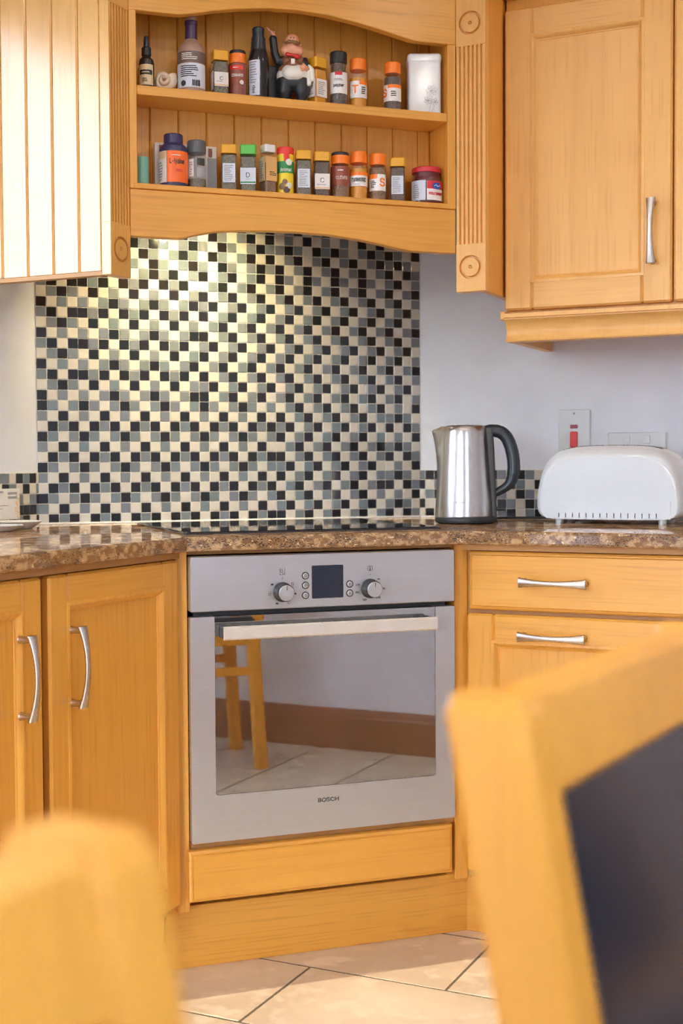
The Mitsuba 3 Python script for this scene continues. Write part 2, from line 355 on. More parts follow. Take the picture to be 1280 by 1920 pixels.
# ------------------------------------------------------------------ mosaic tiles
PT, TS = .0259, .0240
ZW = .9171
CW, CG, CD = [(.68, .65, .565), (.66, .635, .56), (.64, .61, .53), (.67, .62, .555)], [(.16, .200, .225), (.175, .195, .235), (.165, .192, .206), (.185, .205, .225)], [(.014, .014, .019), (.013, .014, .015), (.016, .014, .017), (.012, .015, .018)]
COL = {'W': CW, 'G': CG, 'D': CD}
A_, B_, C_ = ['WGDG' + 'WDWGWDWGWDWG', 'DWGW' + 'GWGDGWGDGWGD', 'GDWD' + 'DGDWDGDWDGDW']
P0 = ['WDGD', 'GWDW', 'DGWG']; TR = ['DWG', 'GDW', 'DWG', 'WGD']; P3 = ['DWDG', 'GDGW', 'WGWD']
B2 = {24: 'WGDGDWGDWGDWGDWDGWDGWDGWDGWGDWG', 25: 'GWDGWGDGWDGWGDGDWGDWGDWGDWGDWDG', 26: 'WDGWGDGWDGWGDWDWGDWGDWGDWGDGDGW', 27: 'DGDGWGDGWDGWGDGGDGWDGDGWGDGDGWD', 28: 'DDGWWDGWDGWGDWDWGWDWGWGWDWDWWDG'}
def cell(r, c):
    if r < 12:
        if c < 24: return P0[r % 3][c % 4]
        if c < 36: return TR[r % 4][(c - 24) % 3]
        return P3[r % 3][c - 36]
    if r < 24:
        if c < 16: return [B_, A_, C_][(r - 12) % 3][c]
        return TR[r % 4][(c - 16) % 3]
    if r in B2 and c >= 9: return B2[r][c - 9]
    return [C_, B_, A_][r % 3][c % 16] if c < 16 else TR[r % 4][(c - 16) % 3]
def tile_mesh(w, h):
    c = .0007; q = np.array([(-w / 2, -h / 2), (w / 2, -h / 2), (w / 2, h / 2), (-w / 2, h / 2)]); qi = q * np.array([(w - 2 * c) / w, (h - 2 * c) / h])
    V = np.vstack([np.c_[q, np.full(4, .0012)], np.c_[q, np.full(4, .0040)], np.c_[qi, np.full(4, .0047)]])
    F = []
    for k in (0, 4):
        for i in range(4):
            j = (i + 1) % 4; F += [(k + i, k + j, k + 4 + j), (k + i, k + 4 + j, k + 4 + i)]
    return tm(V, F + [(8, 9, 10), (8, 10, 11)])
_tc = {}
def tile_ply(color, w=TS, h=TS):
    kk = (color, round(w, 5), round(h, 5))
    if kk not in _tc:
        m = tile_mesh(w, h); _tc[kk] = (ply(m, 'mosaic', False, color=np.tile(color, (len(m.vertices), 1))), m)
    return _tc[kk]
def mat4(M): return T(M.tolist())
NR = 30
grout = [bx(-HW, HW, ZW - .004, ZW + NR * PT, 0, .0030)]
part('wall_back', 'grout_bed', cat(*grout), 'mosaic_grout', FD, False)
cells = []
for r in range(NR):
    for c in range(40):
        x, z = -20 * PT + (c + .5) * PT, ZW + (r + .5) * PT
        vis = not (c < 10 and r >= 22) and r < 28
        d = (np.array([x, 0, z]) - CAM) @ _f
        cells.append((not vis, d, r, c, x, z))
cells.sort()
rest = []
for i, (_, d, r, c, x, z) in enumerate(cells):
    col = COL[cell(r, c)][rng.integers(4)]
    w, tx = TS, x
    M = np.eye(4); M[:3, 3] = (x + rng.normal(0, .00025), z + rng.normal(0, .00025), 0); M[:3, :3] = trimesh.transformations.rotation_matrix(rng.normal(0, .005), (0, 0, 1))[:3, :3] @ trimesh.transformations.rotation_matrix(rng.normal(0, .003), (1, .4, 0))[:3, :3]
    p, m = tile_ply(col)
    if i < 300:
        scene[numbered('wall_back__tile')] = {**p, 'to_world': mat4(FD @ M)}
    else:
        rest.append((tf(m, FD @ M), col))
mm = cat(*[a for a, _ in rest])
scene[numbered('wall_back__remaining_tile')] = ply(mm, 'mosaic', False, color=np.vstack([np.tile(c, (len(a.vertices), 1)) for a, c in rest]))
labels['wall_back__remaining_tile'] = {'kind': 'stuff'}
def strip(wall, F, sgn, first, pattern, ncol):
    end = first + (ncol - 1) * PT + .0012
    part(wall, 'grout_bed', bx(0, sgn * end, ZW - .004, ZW + 5 * PT + .0006, 0, .0030), 'mosaic_grout', F, False)
    for c in range(ncol):
        t0, t1 = (0, first) if c == 0 else (first + (c - 1) * PT, first + c * PT)
        w = t1 - t0 - (PT - TS)
        for r in range(5):
            col = COL[pattern(r, c)][rng.integers(4)]; p, m = tile_ply(col, w, TS)
            M = np.eye(4); M[:3, 3] = (sgn * (t0 + t1) / 2, ZW + (r + .5) * PT, 0)
            scene[numbered(wall + '__tile')] = {**p, 'to_world': mat4(F @ M)}
LP = ['DGDGW', 'WDGWD', 'DDWDG', 'GDGWD', 'DWDGW', 'WGWDG']       # columns from the corner, rows from the worktop up
strip('wall_left', FL, -1, .0103, lambda r, c: LP[c][r] if c < 6 else TR[(c + 1) % 4][(r + c) % 3], 16)
RP = ['WDWDG', 'DWGWD']
RT_ = ['GDWG', 'DGWD', 'GWDG', 'WDGW', 'GWDG']
strip('wall_right', FR, 1, .0181, lambda r, c: RP[c][r] if c < 2 else RT_[r][(c - 9) % 3], 38)

# ------------------------------------------------------------------ worktop, hob
def Lp(t, e): return (-HW - s * t + s * e, -s * t - s * e)
def Rp(t, e): return (HW + s * t - s * e, -s * t - s * e)
EW, DW = .665, .733
tl = DW / s - EW
g = .009
wp = Polygon([Lp(g * .41, g), Rp(g * .41, g), Rp(1.86, g), Rp(1.86, EW), Rp(tl, EW), Lp(tl, EW), Lp(1.95, EW), Lp(1.95, g)])
def loop(poly, d, z):
    q = poly.buffer(-d, join_style=2) if d else poly; P = np.array(q.exterior.coords)[:-1]
    if not q.exterior.is_ccw: P = P[::-1]
    P = np.roll(P, -np.argmin(np.linalg.norm(P - np.array(Lp(g * .41, g)), axis=1)), axis=0); return np.c_[P, np.full(len(P), z)]
base = [loop(wp, d, z) for d, z in ((.006, .887), (.0015, .8888), (0, .892), (0, .911), (.0012, .9145), (.004, .9166), (.007, ZW))]
n = len(base[0]); V = np.vstack(base); F = []
for k in range(len(base) - 1):
    for i in range(n):
        j = (i + 1) % n; a, b = k * n, (k + 1) * n
        F += [(a + i, a + j, b + j), (a + i, b + j, b + i)]
for kk, fl in ((0, 1), (len(base) - 1, 0)):
    v2, f2 = trimesh.creation.triangulate_polygon(Polygon(base[kk][:, :2]), engine='earcut')
    off = len(V); V = np.vstack([V, np.c_[v2, np.full(len(v2), base[kk][0, 2])]])
    ff = np.asarray(f2); nn = np.cross(np.r_[v2[ff[0][1]] - v2[ff[0][0]], 0], np.r_[v2[ff[0][2]] - v2[ff[0][0]], 0])[2]
    if (nn > 0) == bool(fl): ff = ff[:, ::-1]
    F += (ff + off).tolist()
k = thing('worktop', 'polished brown speckled granite worktop turning the corner', 'worktop')
part(k, 'slab', tm(V, F), 'granite', smooth=False)
def ring_path(pts, r): return tube(np.c_[np.array(pts), np.full(len(pts), ZW + .001)], r, 8)
for pts in ([Lp(1.9, .0065), Lp(.006, .0065)], [(-HW + .004, -.0065), (HW - .004, -.0065)], [Rp(.006, .0065), Rp(1.8, .0065)]):
    part(k, 'sealant', ring_path(pts, .0042), 'white_matt')
k = thing('hob', 'flat black glass hob set into the corner worktop above the oven', 'hob')
hob = loft([np.c_[rsq(.594 - 2 * i, .52 - 2 * i, .008, 0)[:, :2], np.full(20, z)] for i, z in ((0, 0), (0, .0035), (.003, .005))])
part(k, 'glass', hob, 'hob_glass', pose(.004, -.372, ZW + .0004), smooth=False)

# ------------------------------------------------------------------ doors, drawers, handles
def bow_handle(L=.147, vertical=True):
    """a bowed bar handle in (u, v, w), centred, flaring at its two feet"""
    q = np.linspace(-1, 1, 25); y = q * L / 2; w = .025 + .012 * (1 - q ** 2); half = .0058 + .0056 * np.abs(q) ** 2.2; th = .0042 + .0026 * np.abs(q) ** 2
    L_ = []
    for yy, ww, h, t in zip(y, w, half, th):
        a = np.linspace(0, 2 * math.pi, 14, endpoint=False); L_.append(np.c_[h * np.cos(a), np.full(14, yy), ww + t * np.sin(a)])
    m = loft(L_); ms = [m]
    for sg in (-1, 1):
        c = lathe([(.0075, 0), (.0066, .003), (.0058, .014), (.0066, .026)], 16); c.apply_translation((0, sg * (L / 2 - .0075), 0)); ms.append(c)
    m = cat(*ms)
    if not vertical: m.apply_transform(trimesh.transformations.rotation_matrix(-math.pi / 2, (0, 0, 1)))
    return m
def at(m, u, v, w): m = m.copy(); m.apply_translation((u, v, w)); return m
def framed(parent, name, F, u0, u1, v0, v1, w0, th, sw, handle=None, gm='wood_v', hv=True, rm='wood_h'):
    """a framed front with a recessed panel: stiles, rails, moulding, panel, handle"""
    k = numbered(parent + '__' + name)
    b = .0045
    for a, c in ((u0, u0 + sw), (u1 - sw, u1)):
        part(k, 'stile', cb(a, c, v0, v1, w0, w0 + th, b), gm, F)
    for a, c in ((v0, v0 + sw), (v1 - sw, v1)):
        part(k, 'rail', cb(u0 + sw - .0005, u1 - sw + .0005, a, c, w0, w0 + th - .0002, b), rm, F)
    def lp(i, w): return np.array([(u0 + sw + i, v0 + sw + i, w), (u1 - sw - i, v0 + sw + i, w), (u1 - sw - i, v1 - sw - i, w), (u0 + sw + i, v1 - sw - i, w)])
    W = w0 + th
    part(k, 'moulding', loft([lp(-.006, W - .006), lp(-.005, W + .0012), lp(.001, W + .0020), lp(.005, W - .0005), lp(.009, W - .0065), lp(.0115, W - .0075), lp(.0125, W - .012)], cap=False), gm, F, smooth=25)
    part(k, 'panel', bx(u0 + sw - .004, u1 - sw + .004, v0 + sw - .004, v1 - sw + .004, W - .014, W - .0095), gm, F)
    if handle: part(k, 'handle', at(bow_handle(vertical=hv), handle[0], handle[1], W), 'handle_steel', F, smooth=40, label='brushed steel bow handle')
    return k
def slab_front(parent, name, F, u0, u1, v0, v1, w0, th, handles=(), mat='wood_h'):
    k = numbered(parent + '__' + name)
    def lp(i, w): return np.array([(u0 + i, v0 + i, w), (u1 - i, v0 + i, w), (u1 - i, v1 - i, w), (u0 + i, v1 - i, w)])
    part(k, 'front', loft([lp(0, w0), lp(0, w0 + th - .010), lp(.0015, w0 + th - .0065), lp(.005, w0 + th - .0045), lp(.0075, w0 + th - .004), lp(.0095, w0 + th)]), mat, F, smooth=False)
    for hu, hv in handles: part(k, 'handle', at(bow_handle(vertical=False), hu, hv, w0 + th), 'handle_steel', F, smooth=40, label='brushed steel bow handle')
    return k
# left run
EC = .6434
k = thing('base_cabinet', 'pale wood base cabinet with two framed doors left of the oven', 'cabinet')
part(k, 'carcass', cat(bx(-1.25, -.362, .14, .884, .02, EC - .0215), bx(-1.25, -.353, .872, .8855, EC - .03, EC - .008)), 'wood_edge', FL, False)
part(k, 'plinth', cb(-1.25, -.345, 0, .1335, EC - .075, EC - .060), 'wood_h', FL)
part(k, 'corner_filler', bx(-.3705, -.354, .134, .8855, EC - .10, EC - .0225), 'wood_v', FL, False)
framed(k, 'door', FL, -.7945, -.3715, .157, .8700, EC - .021, .021, .056, (-.7335, .703))
framed(k, 'door', FL, -1.2370, -.8140, .157, .8700, EC - .021, .021, .056, (-.8760, .703))
k = thing('base_cabinet', 'wood base cabinet along the window wall, past the two-door cabinet', 'cabinet')
part(k, 'plinth', cb(-1.92, -1.2520, 0, .1335, EC - .075, EC - .060), 'wood_h', FL)
part(k, 'carcass', bx(-1.92, -1.2515, .14, .8855, .02, EC - .0215), 'wood_edge', FL, False)
framed(k, 'door', FL, -1.575, -1.255, .157, .87, EC - .021, .021, .056, (-1.52, .703)); framed(k, 'door', FL, -1.915, -1.585, .157, .87, EC - .021, .021, .056, (-1.64, .703))
# right run
k = thing('base_cabinet', 'pale wood drawer cabinet with steel bow handles right of the oven', 'cabinet')
part(k, 'carcass', cat(bx(.362, 1.178, .14, .884, .02, EC - .0215), bx(.353, 1.178, .873, .8855, EC - .03, EC - .008)), 'wood_edge', FR, False)
part(k, 'plinth', cb(.345, 1.178, 0, .1335, EC - .075, EC - .060), 'wood_h', FR)
part(k, 'corner_filler', bx(.352, .3665, .134, .8855, EC - .10, EC - .0225), 'wood_v', FR, False)
slab_front(k, 'drawer', FR, .371, 1.172, .7420, .8713, EC - .021, .021, ((.569, .8075), (.974, .8075)))
framed(k, 'drawer', FR, .3675, 1.172, .4500, .7330, EC - .021, .021, .062, (.566, .690), hv=False)
framed(k, 'drawer', FR, .3675, 1.172, .157, .4420, EC - .021, .021, .062, (.566, .400), hv=False)
k = thing('base_cabinet', 'wood base cabinet at the far right end of the worktop', 'cabinet')
part(k, 'plinth', cb(1.1805, 1.86, 0, .1335, EC - .075, EC - .060), 'wood_h', FR)
part(k, 'carcass', bx(1.180, 1.85, .14, .8855, .02, EC - .0215), 'wood_edge', FR, False)
framed(k, 'door', FR, 1.185, 1.845, .157, .87, EC - .021, .021, .062, (1.24, .703))

# ------------------------------------------------------------------ oven housing and oven
k = thing('oven_cabinet', 'wood corner housing framing the built-in oven', 'cabinet')
for a, b in ((-.3290, -.3035), (.3005, .3330)):
    part(k, 'stile', cb(a, b, .134, .886, .60, .700), 'wood_v', FD)
part(k, 'rail', cb(-.3035, .3005, .878, .8865, .62, .690), 'wood_edge', FD)
part(k, 'rail', cb(-.3035, .3005, .262, .2795, .60, .692), 'wood_edge', FD)
slab_front(k, 'lower_panel', FD, -.3095, .2885, .157, .2655, .699, .021)
part(k, 'plinth', cb(-.345, .3560, 0, .1338, .642, .657), 'wood_h', FD)
part(k, 'carcass', bx(-.300, .298, .14, .2600, .15, .600), 'carcass', FD, False)
k = thing('oven', 'stainless steel built-in oven with two dials and a wide glass door', 'oven')
OX = -.0045
part(k, 'body', bx(OX - .285, OX + .285, .286, .868, .12, .6925), 'black', FD, False)
def ppoly(u0, v0, u1, v1, r=0): return sbox(u0 + r, v0 + r, u1 - r, v1 - r).buffer(r, quad_segs=4) if r else sbox(u0, v0, u1, v1)
part(k, 'control_panel', bevel_ext(ppoly(OX - .2975, .7612, OX + .2975, .8759, .004), .694, DOV, .0015), 'oven_steel', FD)
d = numbered(k + '__door')
GU0, GU1, GV0, GV1 = -.2505, .2470, .3780, .7506
fr = ppoly(OX - .2975, .2809, OX + .2975, .7508, .003).difference(unary_union([sbox(GU0, GV0 + .006, GU1, .80), ppoly(GU0, GV0, GU1, GV0 + .05, .006)]))
part(d, 'steel_frame', ext(fr, .695, DOV), 'oven_steel', FD, False)
part(d, 'glass', ext(unary_union([sbox(GU0 + .0006, GV0 + .006, GU1 - .0006, GV1), ppoly(GU0 + .0006, GV0 + .0006, GU1 - .0006, GV0 + .05, .006)]), .700, DOV - .0012), 'oven_glass', FD, False)
hb = loft([np.c_[np.full(6, x), yz] for x in (-.2405, .2335) for yz in [np.array([(.7055, .750), (.7055, .756), (.7085, .7595), (.7300, .7595), (.7332, .7560), (.7332, .750)])]])
part(d, 'handle', hb, 'bar_steel', FD, smooth=False, label='flat brushed steel handle bar')
for a, b in ((-.2405, -.2235), (.2165, .2335)):
    part(d, 'handle_bracket', cb(a, b, .7070, .7310, DOV, .7495, .002), 'black', FD)
lt = txt('BOSCH', .0083, .0005, True, .0466); part(d, 'lettering', at(lt, -.0037, .3435, DOV), 'print_dark', FD, False)
part(k, 'display', bevel_ext(ppoly(-.0382, .7800, .0325, .8500, .003), DOV - .002, DOV + .0012, .0006), 'display', FD)
for u, zz in ((-.1035, .7965), (.0935, .7968)):
    kb = numbered(k + '__knob')
    part(kb, 'skirt', at(lathe([(.0208, 0), (.0206, .006), (.0188, .009), (.0184, .026), (.0172, .0275)], 40), u, zz, DOV), 'black', FD)
    part(kb, 'cap', at(lathe([(.0168, .0240), (.0168, .0312), (.0156, .0325), (.0010, .0329)], 40), u, zz, DOV), 'oven_steel', FD)
    part(kb, 'pointer', at(bx(-.0006, .0006, .006, .0145, .0320, .0334), u, zz, DOV), 'print_dark', FD, False)
for u, zz in ((-.0527, .8292), (-.0527, .8088), (-.0527, .7875), (.0470, .8080), (.0470, .7885)):
    bt = numbered(k + '__button')
    part(bt, 'ring', at(annulus([(.0060, 0), (.0080, 0), (.0080, .0014), (.0060, .0014)], 24), u, zz, DOV), 'dark_ring', FD)
    part(bt, 'cap', at(lathe([(.0059, 0), (.0059, .0020), (.0050, .0026), (.0004, .0027)], 24), u, zz, DOV), 'oven_steel', FD)
    part(bt, 'symbol', at(annulus([(.0020, 0), (.0028, 0), (.0028, .0003), (.0020, .0003)], 12), u, zz, DOV + .0027), 'print_dark', FD, False)
def sq_icon(w, t=.0007): return ext(sbox(-w, -w, w, w).difference(sbox(-w + t, -w + t, w - t, w - t)), 0, .0004)
ic = [at(sq_icon(.0060), -.1035, .8390, DOV), at(sq_icon(.0052), .0940, .8400, DOV), at(bx(-.0009, .0009, -.003, .0038, 0, .0004), .0940, .8400, DOV), at(lathe([(.0001, 0), (.0017, 0), (.0017, .0004), (.0001, .0004)], 10), .0940, .8372, DOV),
      at(annulus([(.0022, 0), (.0029, 0), (.0029, .0004), (.0022, .0004)], 12), -.1050, .8400, DOV), at(bx(-.001, .003, -.003, -.0022, 0, .0004), -.1020, .8380, DOV),
      at(bx(-.0004, .0004, -.002, .002, 0, .0004), -.1035, .8255, DOV), at(lathe([(.0001, 0), (.0009, 0), (.0009, .0004), (.0001, .0004)], 8), .0940, .8262, DOV)]
for a in (52, 100, 150, 205, 262, 308):
    ic.append(at(sq_icon(.0026, .0006) if a in (52, 150, 262) else bx(-.0026, .0026, -.0018, .0018, 0, .0004), -.1035 + .0285 * math.sin(math.radians(a)), .7965 + .0265 * math.cos(math.radians(a)), DOV))
for a, t in ((42, '50'), (92, '100'), (140, '150'), (205, '200'), (255, '250'), (290, '275')):
    ic.append(at(txt(t, .0038, .0004, True), .0935 + .0300 * math.sin(math.radians(a)), .7945 + .0265 * math.cos(math.radians(a)), DOV))
for q in ic: part(k, 'symbol', q, 'print_dark', FD, False)

# ------------------------------------------------------------------ extractor mantel with spice shelves
k = thing('extractor_mantel', 'wooden corner mantel over the hob with fluted posts and two spice shelves', 'shelf unit')
EP, T1, T2, DH = .4768, .2835, .3563, .5376
ZB, ZT = 1.4635, 2.22
def rosette_block(u0, u1, v0, v1, uc, vc):
    b = mani(cb(u0, u1, v0, v1, EP - .024, EP, .0012))
    ring = lathe([(.0215, -.006), (.0265, -.006), (.0285, .004), (.0195, .004)], 48); ring.apply_translation((0, 0, EP))
    ringm = trimesh.creation.revolve(np.array([(.0208, .002), (.0220, -.0080), (.0264, -.0080), (.0276, .002), (.0208, .002)]), sections=48)
    b -= mani(at(ringm, uc, vc, EP))
    dim = trimesh.creation.revolve(np.array([(0, -.0035), (.003, -.0035), (.0058, .002), (0, .002)]), sections=24)
    b -= mani(at(dim, uc, vc, EP))
    b += mani(at(trimesh.creation.icosphere(2, .0028), uc, vc, EP - .0022))
    return to_tm(b)
def flutes(u0, u1, v0, v1):
    n = 6; pitch = (u1 - u0 - .008) / n; P = [(u0, EP - .024), (u0, EP - .0012)]
    for i in range(n):
        c = u0 + .004 + (i + .5) * pitch
        for a in np.linspace(180, 360, 9): P.append((c + .0026 * math.cos(math.radians(a)), EP - .0012 + .0062 * math.sin(math.radians(a))))
    P += [(u1, EP - .0012), (u1, EP - .024)]
    m = ext(Polygon(P), 0, v1 - v0); m.apply_transform(np.array([[1, 0, 0, 0], [0, 0, 1, v0], [0, 1, 0, 0], [0, 0, 0, 1.]]))
    if m.volume < 0: m.invert()
    return m
for F, a, b, uc in ((FL, -T2, -T1, -.3180), (FR, T1, T2, .3185)):
    po = numbered(k + '__post'); wm = 'wood_gloss' if F is FL else 'wood_pale'
    part(po, 'lower_block', rosette_block(a, b, ZB, 1.5745, uc, 1.5205), wm, F, smooth=28, label='square block carved with a ring')
    part(po, 'fluted_shaft', flutes(a + .0012, b - .0012, 1.5745, 2.0285), wm, F, smooth=40)
    part(po, 'upper_block', rosette_block(a, b, 2.0285, ZT, uc, 2.0805), wm, F, smooth=28, label='square block carved with a ring')
# left end: tongue and groove boards; right end: a plain side
en = numbered(k + '__end_panel'); edges = [EP - .0245, .3945, .3278, .2599, .1906, .1216, .0526, .004]
for a, b in zip(edges[:-1], edges[1:]):
    M = np.eye(4)
    q = [(b + .0004, 0), (b + .0004, .0062), (b + .0040, .0105), (a - .0040, .0105), (a - .0004, .0062), (a - .0004, 0)]
    m = ext(Polygon(q), ZB + .010, ZT)                       # (w, depth) extruded along v
    m.apply_transform(np.array([[0, -1, 0, -T2 + .0125], [0, 0, 1, 0], [1, 0, 0, 0], [0, 0, 0, 1.]]))
    if m.volume < 0: m.invert()
    part(en, 'board', m, 'wood_gloss', FL, smooth=False)
part(en, 'backing', bx(-T2 + .0130, -T2 + .020, ZB + .002, ZT, .004, EP - .0245), 'wood_v', FL, False)
part(en, 'base_strip', cb(-T2 + .0015, -T2 + .020, ZB - .0005, ZB + .0095, .004, EP - .0245, .001), 'wood_edge', FL)
part(k, 'side_panel', cb(T2 - .020, T2 - .0002, ZB, ZT, .352, EP - .0242, .001), 'wood_v', FR)
part(k, 'side_panel', cb(T2 - .020, T2 - .0030, ZB, ZT, .004, .350, .001), 'wood_v', FR)
# the diagonal front between the posts
XH = .3820
def valance(pts, top):
    P = [(-XH, pts[0][1])] + list(pts) + [(XH, pts[-1][1]), (XH, top), (-XH, top)]
    return Polygon(P)
sp = [(-.285, 2.0330), (-.270, 2.0335), (-.235, 2.0400), (-.195, 2.0495), (-.14, 2.0600), (-.07, 2.0690), (0, 2.0715), (.07, 2.0685), (.14, 2.0595), (.195, 2.0495), (.235, 2.0415), (.270, 2.0345), (.285, 2.0335)]
part(k, 'upper_valance', bevel_ext(valance(sp, ZT), DH - .021, DH, .0015), 'wood_h', FD, smooth=False)
sp = [(-.285, 1.5545), (-.270, 1.5550), (-.235, 1.5645), (-.195, 1.5735), (-.14, 1.5785), (-.07, 1.5815), (0, 1.5825), (.07, 1.5805), (.14, 1.5740), (.195, 1.5660), (.235, 1.5590), (.270, 1.5545), (.285, 1.5540)]
part(k, 'lower_valance', bevel_ext(valance(sp, 1.6562), DH - .024, DH - .003, .0015), 'wood_h', FD, smooth=False)
for a, b in ((-XH, -.3650), (.3610, XH)):
    part(k, 'face_strip', cb(a, b, 1.6562, 2.034, DH - .021, DH - .0002), 'wood_v', FD)
ZS1, ZS2 = 1.8758, 1.6680
part(k, 'shelf', cb(-.3645, .3600, ZS1 - .0200, ZS1, .436, DH - .0010, .001), 'wood_h', FD)
part(k, 'shelf', cb(-.3720, .3670, 1.6564, ZS2, .424, DH + .0008, .001), 'wood_h', FD)
for a, b in ((-.3720, -.3650), (.3610, .3680)):
    part(k, 'cheek', bx(a, b, ZS2, 2.20, .424, DH - .0215), 'wood_v', FD, False)
bk = numbered(k + '__back_panel'); gx = [-.3648] + [-.3159 + .0646 * i for i in range(11)] + [.3608]
for a, b in zip(gx[:-1], gx[1:]):
    q = [(a + .0004, .424), (a + .0004, .4315), (a + .0030, .4345), (b - .0030, .4345), (b - .0004, .4315), (b - .0004, .424)]
    m = ext(Polygon(q), ZS2 + .0005, 2.20); m.apply_transform(np.array([[1, 0, 0, 0], [0, 0, 1, 0], [0, 1, 0, 0], [0, 0, 0, 1.]]))
    if m.volume < 0: m.invert()
    part(bk, 'board', m, 'wood_v', FD, smooth=False)
part(bk, 'backing', bx(-.3720, .3680, ZS2, 2.20, .418, .4235), 'wood_edge', FD, False)
top = Polygon([Lp(T2 - .012, .004), Lp(T2 - .012, EP - .026), Lp(T1 + .01, EP - .026), (-XH + .02, -DH + .022), (XH - .02, -DH + .022), Rp(T1 + .01, EP - .026), Rp(T2 - .022, EP - .026), Rp(T2 - .022, .004), (HW - .006, -.004), (-HW + .006, -.004)])
part(k, 'top_board', ext(top, 2.200, 2.218), 'wood_h', smooth=False)
k = thing('extractor_hood', 'grey steel extractor hood under the mantel with two lamps', 'hood')
part(k, 'body', cb(-.28, .28, 1.6920, 1.80, .012, .405, .003), 'hood_steel', FD)
part(k, 'front_lip', cb(-.36, .36, 1.6180, 1.6545, .500, .511, .002), 'hood_steel', FD)
for i, x in enumerate((-.146, .150)):
    part(k, 'lamp_rim', annulus([(.030, 0), (.038, 0), (.038, .003), (.030, .003)], 24), 'white_matt', pose(x, -.25, 1.6885))
    dsk = trimesh.creation.cylinder(.0295, .002, sections=20); dsk.apply_translation((x, -.25, 1.6905))
    if i == 0: part(k, 'lamp', dsk, {'type': 'diffuse', 'reflectance': rgb(.5, .5, .5)}, smooth=False, emitter={'type': 'area', 'radiance': rgb(HOOD_LAMP)})
    else: part(k, 'lamp', dsk, 'lamp_off', smooth=False)
scene['hood_spot'] = {'type': 'spot', 'intensity': rgb(HOOD_SPOT), 'cutoff_angle': 58., 'beam_width': 22., 'to_world': T().look_at(origin=[-.146, -.25, 1.6860], target=[-.14, .0, 1.42], up=[1, 0, 0])}

# ------------------------------------------------------------------ wall cabinet
k = thing('wall_cabinet', 'wooden wall cabinet with framed doors and a moulded pelmet', 'cabinet')
part(k, 'carcass', bx(.3585, 1.17, 1.4225, 2.168, .004, .3285), 'wood_v', FR, False)
framed(k, 'door', FR, .3600, .7560, 1.4300, 2.1400, .3290, .021, .068, (.7135, 1.5893), gm='wood_pale', rm='wood_pale_h')
framed(k, 'door', FR, .7600, 1.165, 1.4300, 2.1400, .3290, .021, .068, (1.122, 1.5893), gm='wood_pale', rm='wood_pale_h')
prof = [(.300, 1.4222), (.300, 1.356), (.3365, 1.356), (.3375, 1.3585), (.3350, 1.3640), (.3325, 1.3740), (.3330, 1.3850), (.3385, 1.3985), (.3455, 1.4060), (.3480, 1.4085), (.3480, 1.4115), (.3540, 1.4125), (.3540, 1.4222)]
pm = ext(Polygon(prof), .3590, 1.17); pm.apply_transform(np.array([[0, 0, 1, 0], [0, 1, 0, 0], [1, 0, 0, 0], [0, 0, 0, 1.]]))
if pm.volume < 0: pm.invert()
part(k, 'pelmet', pm, 'wood_pale', FR, smooth=30)
part(k, 'pelmet_return', cb(.3595, .3790, 1.3562, 1.4222, .008, .2995, .002), 'wood_pale', FR)
part(k, 'fillet', cb(.3480, .3600, 1.4080, 1.4290, .318, .3490, .002), 'wood_pale', FR)
cp = [(.004, 2.1685), (.352, 2.1685), (.356, 2.176), (.372, 2.188), (.392, 2.210), (.396, 2.222), (.396, 2.232), (.004, 2.232)]
cm = ext(Polygon(cp), .3590, 1.17); cm.apply_transform(np.array([[0, 0, 1, 0], [0, 1, 0, 0], [1, 0, 0, 0], [0, 0, 0, 1.]]))
if cm.volume < 0: cm.invert()
part(k, 'cornice', cm, 'wood_h', FR, smooth=30)
part(k, 'cable_clip', tube(spline([(.6210, 1.4222, .19), (.6210, 1.405, .19), (.612, 1.394, .19), (.604, 1.400, .19)], 14), .0024, 8), 'black', FR)

# ------------------------------------------------------------------ wall switch and socket
k = thing('cooker_switch', 'tall white wall switch with a red rocker above the toaster', 'switch')
u0, u1, v1 = .3940, .4800, 1.2040
part(k, 'plate', at(loft([np.c_[rsq(.086 - 2 * i, .146 - 2 * i, .004, 0)[:, :2], np.full(20, w)] for i, w in ((0, 0), (0, .006), (.0025, .009))]), (u0 + u1) / 2, v1 - .073, 0), 'white_plastic', FR)
part(k, 'rocker', cb(.4270, .4470, 1.105, 1.146, .0085, .0125, .001), 'red', FR, label='red rocker')
part(k, 'neon_indicator', cb(.4270, .4470, 1.1545, 1.1640, .0085, .0105, .0006), 'neon', FR)
for v in (1.1935, 1.066): part(k, 'screw', at(lathe([(.0032, 0), (.0032, .0006), (.0004, .0010)], 14), .4370, v, .009), 'print_grey', FR)
k = thing('wall_socket', 'white double wall socket half hidden behind the toaster', 'socket')
part(k, 'plate', at(loft([np.c_[rsq(.150 - 2 * i, .087 - 2 * i, .004, 0)[:, :2], np.full(20, w)] for i, w in ((0, 0), (0, .007), (.0025, .0095))]), .6010, 1.0990, 0), 'white_plastic', FR)
for u in (.575, .627):
    part(k, 'rocker', cb(u - .009, u + .009, 1.1130, 1.1330, .009, .0120, .001), 'white_plastic', FR)
for u in (.550, .652):
    for du, dv in ((0, 1.100), (-.0095, 1.081), (.0095, 1.081)): part(k, 'pin_hole', bx(u + du - .0028, u + du + .0028, dv - .002, dv + .002, .0090, .0097), 'black', FR, False)

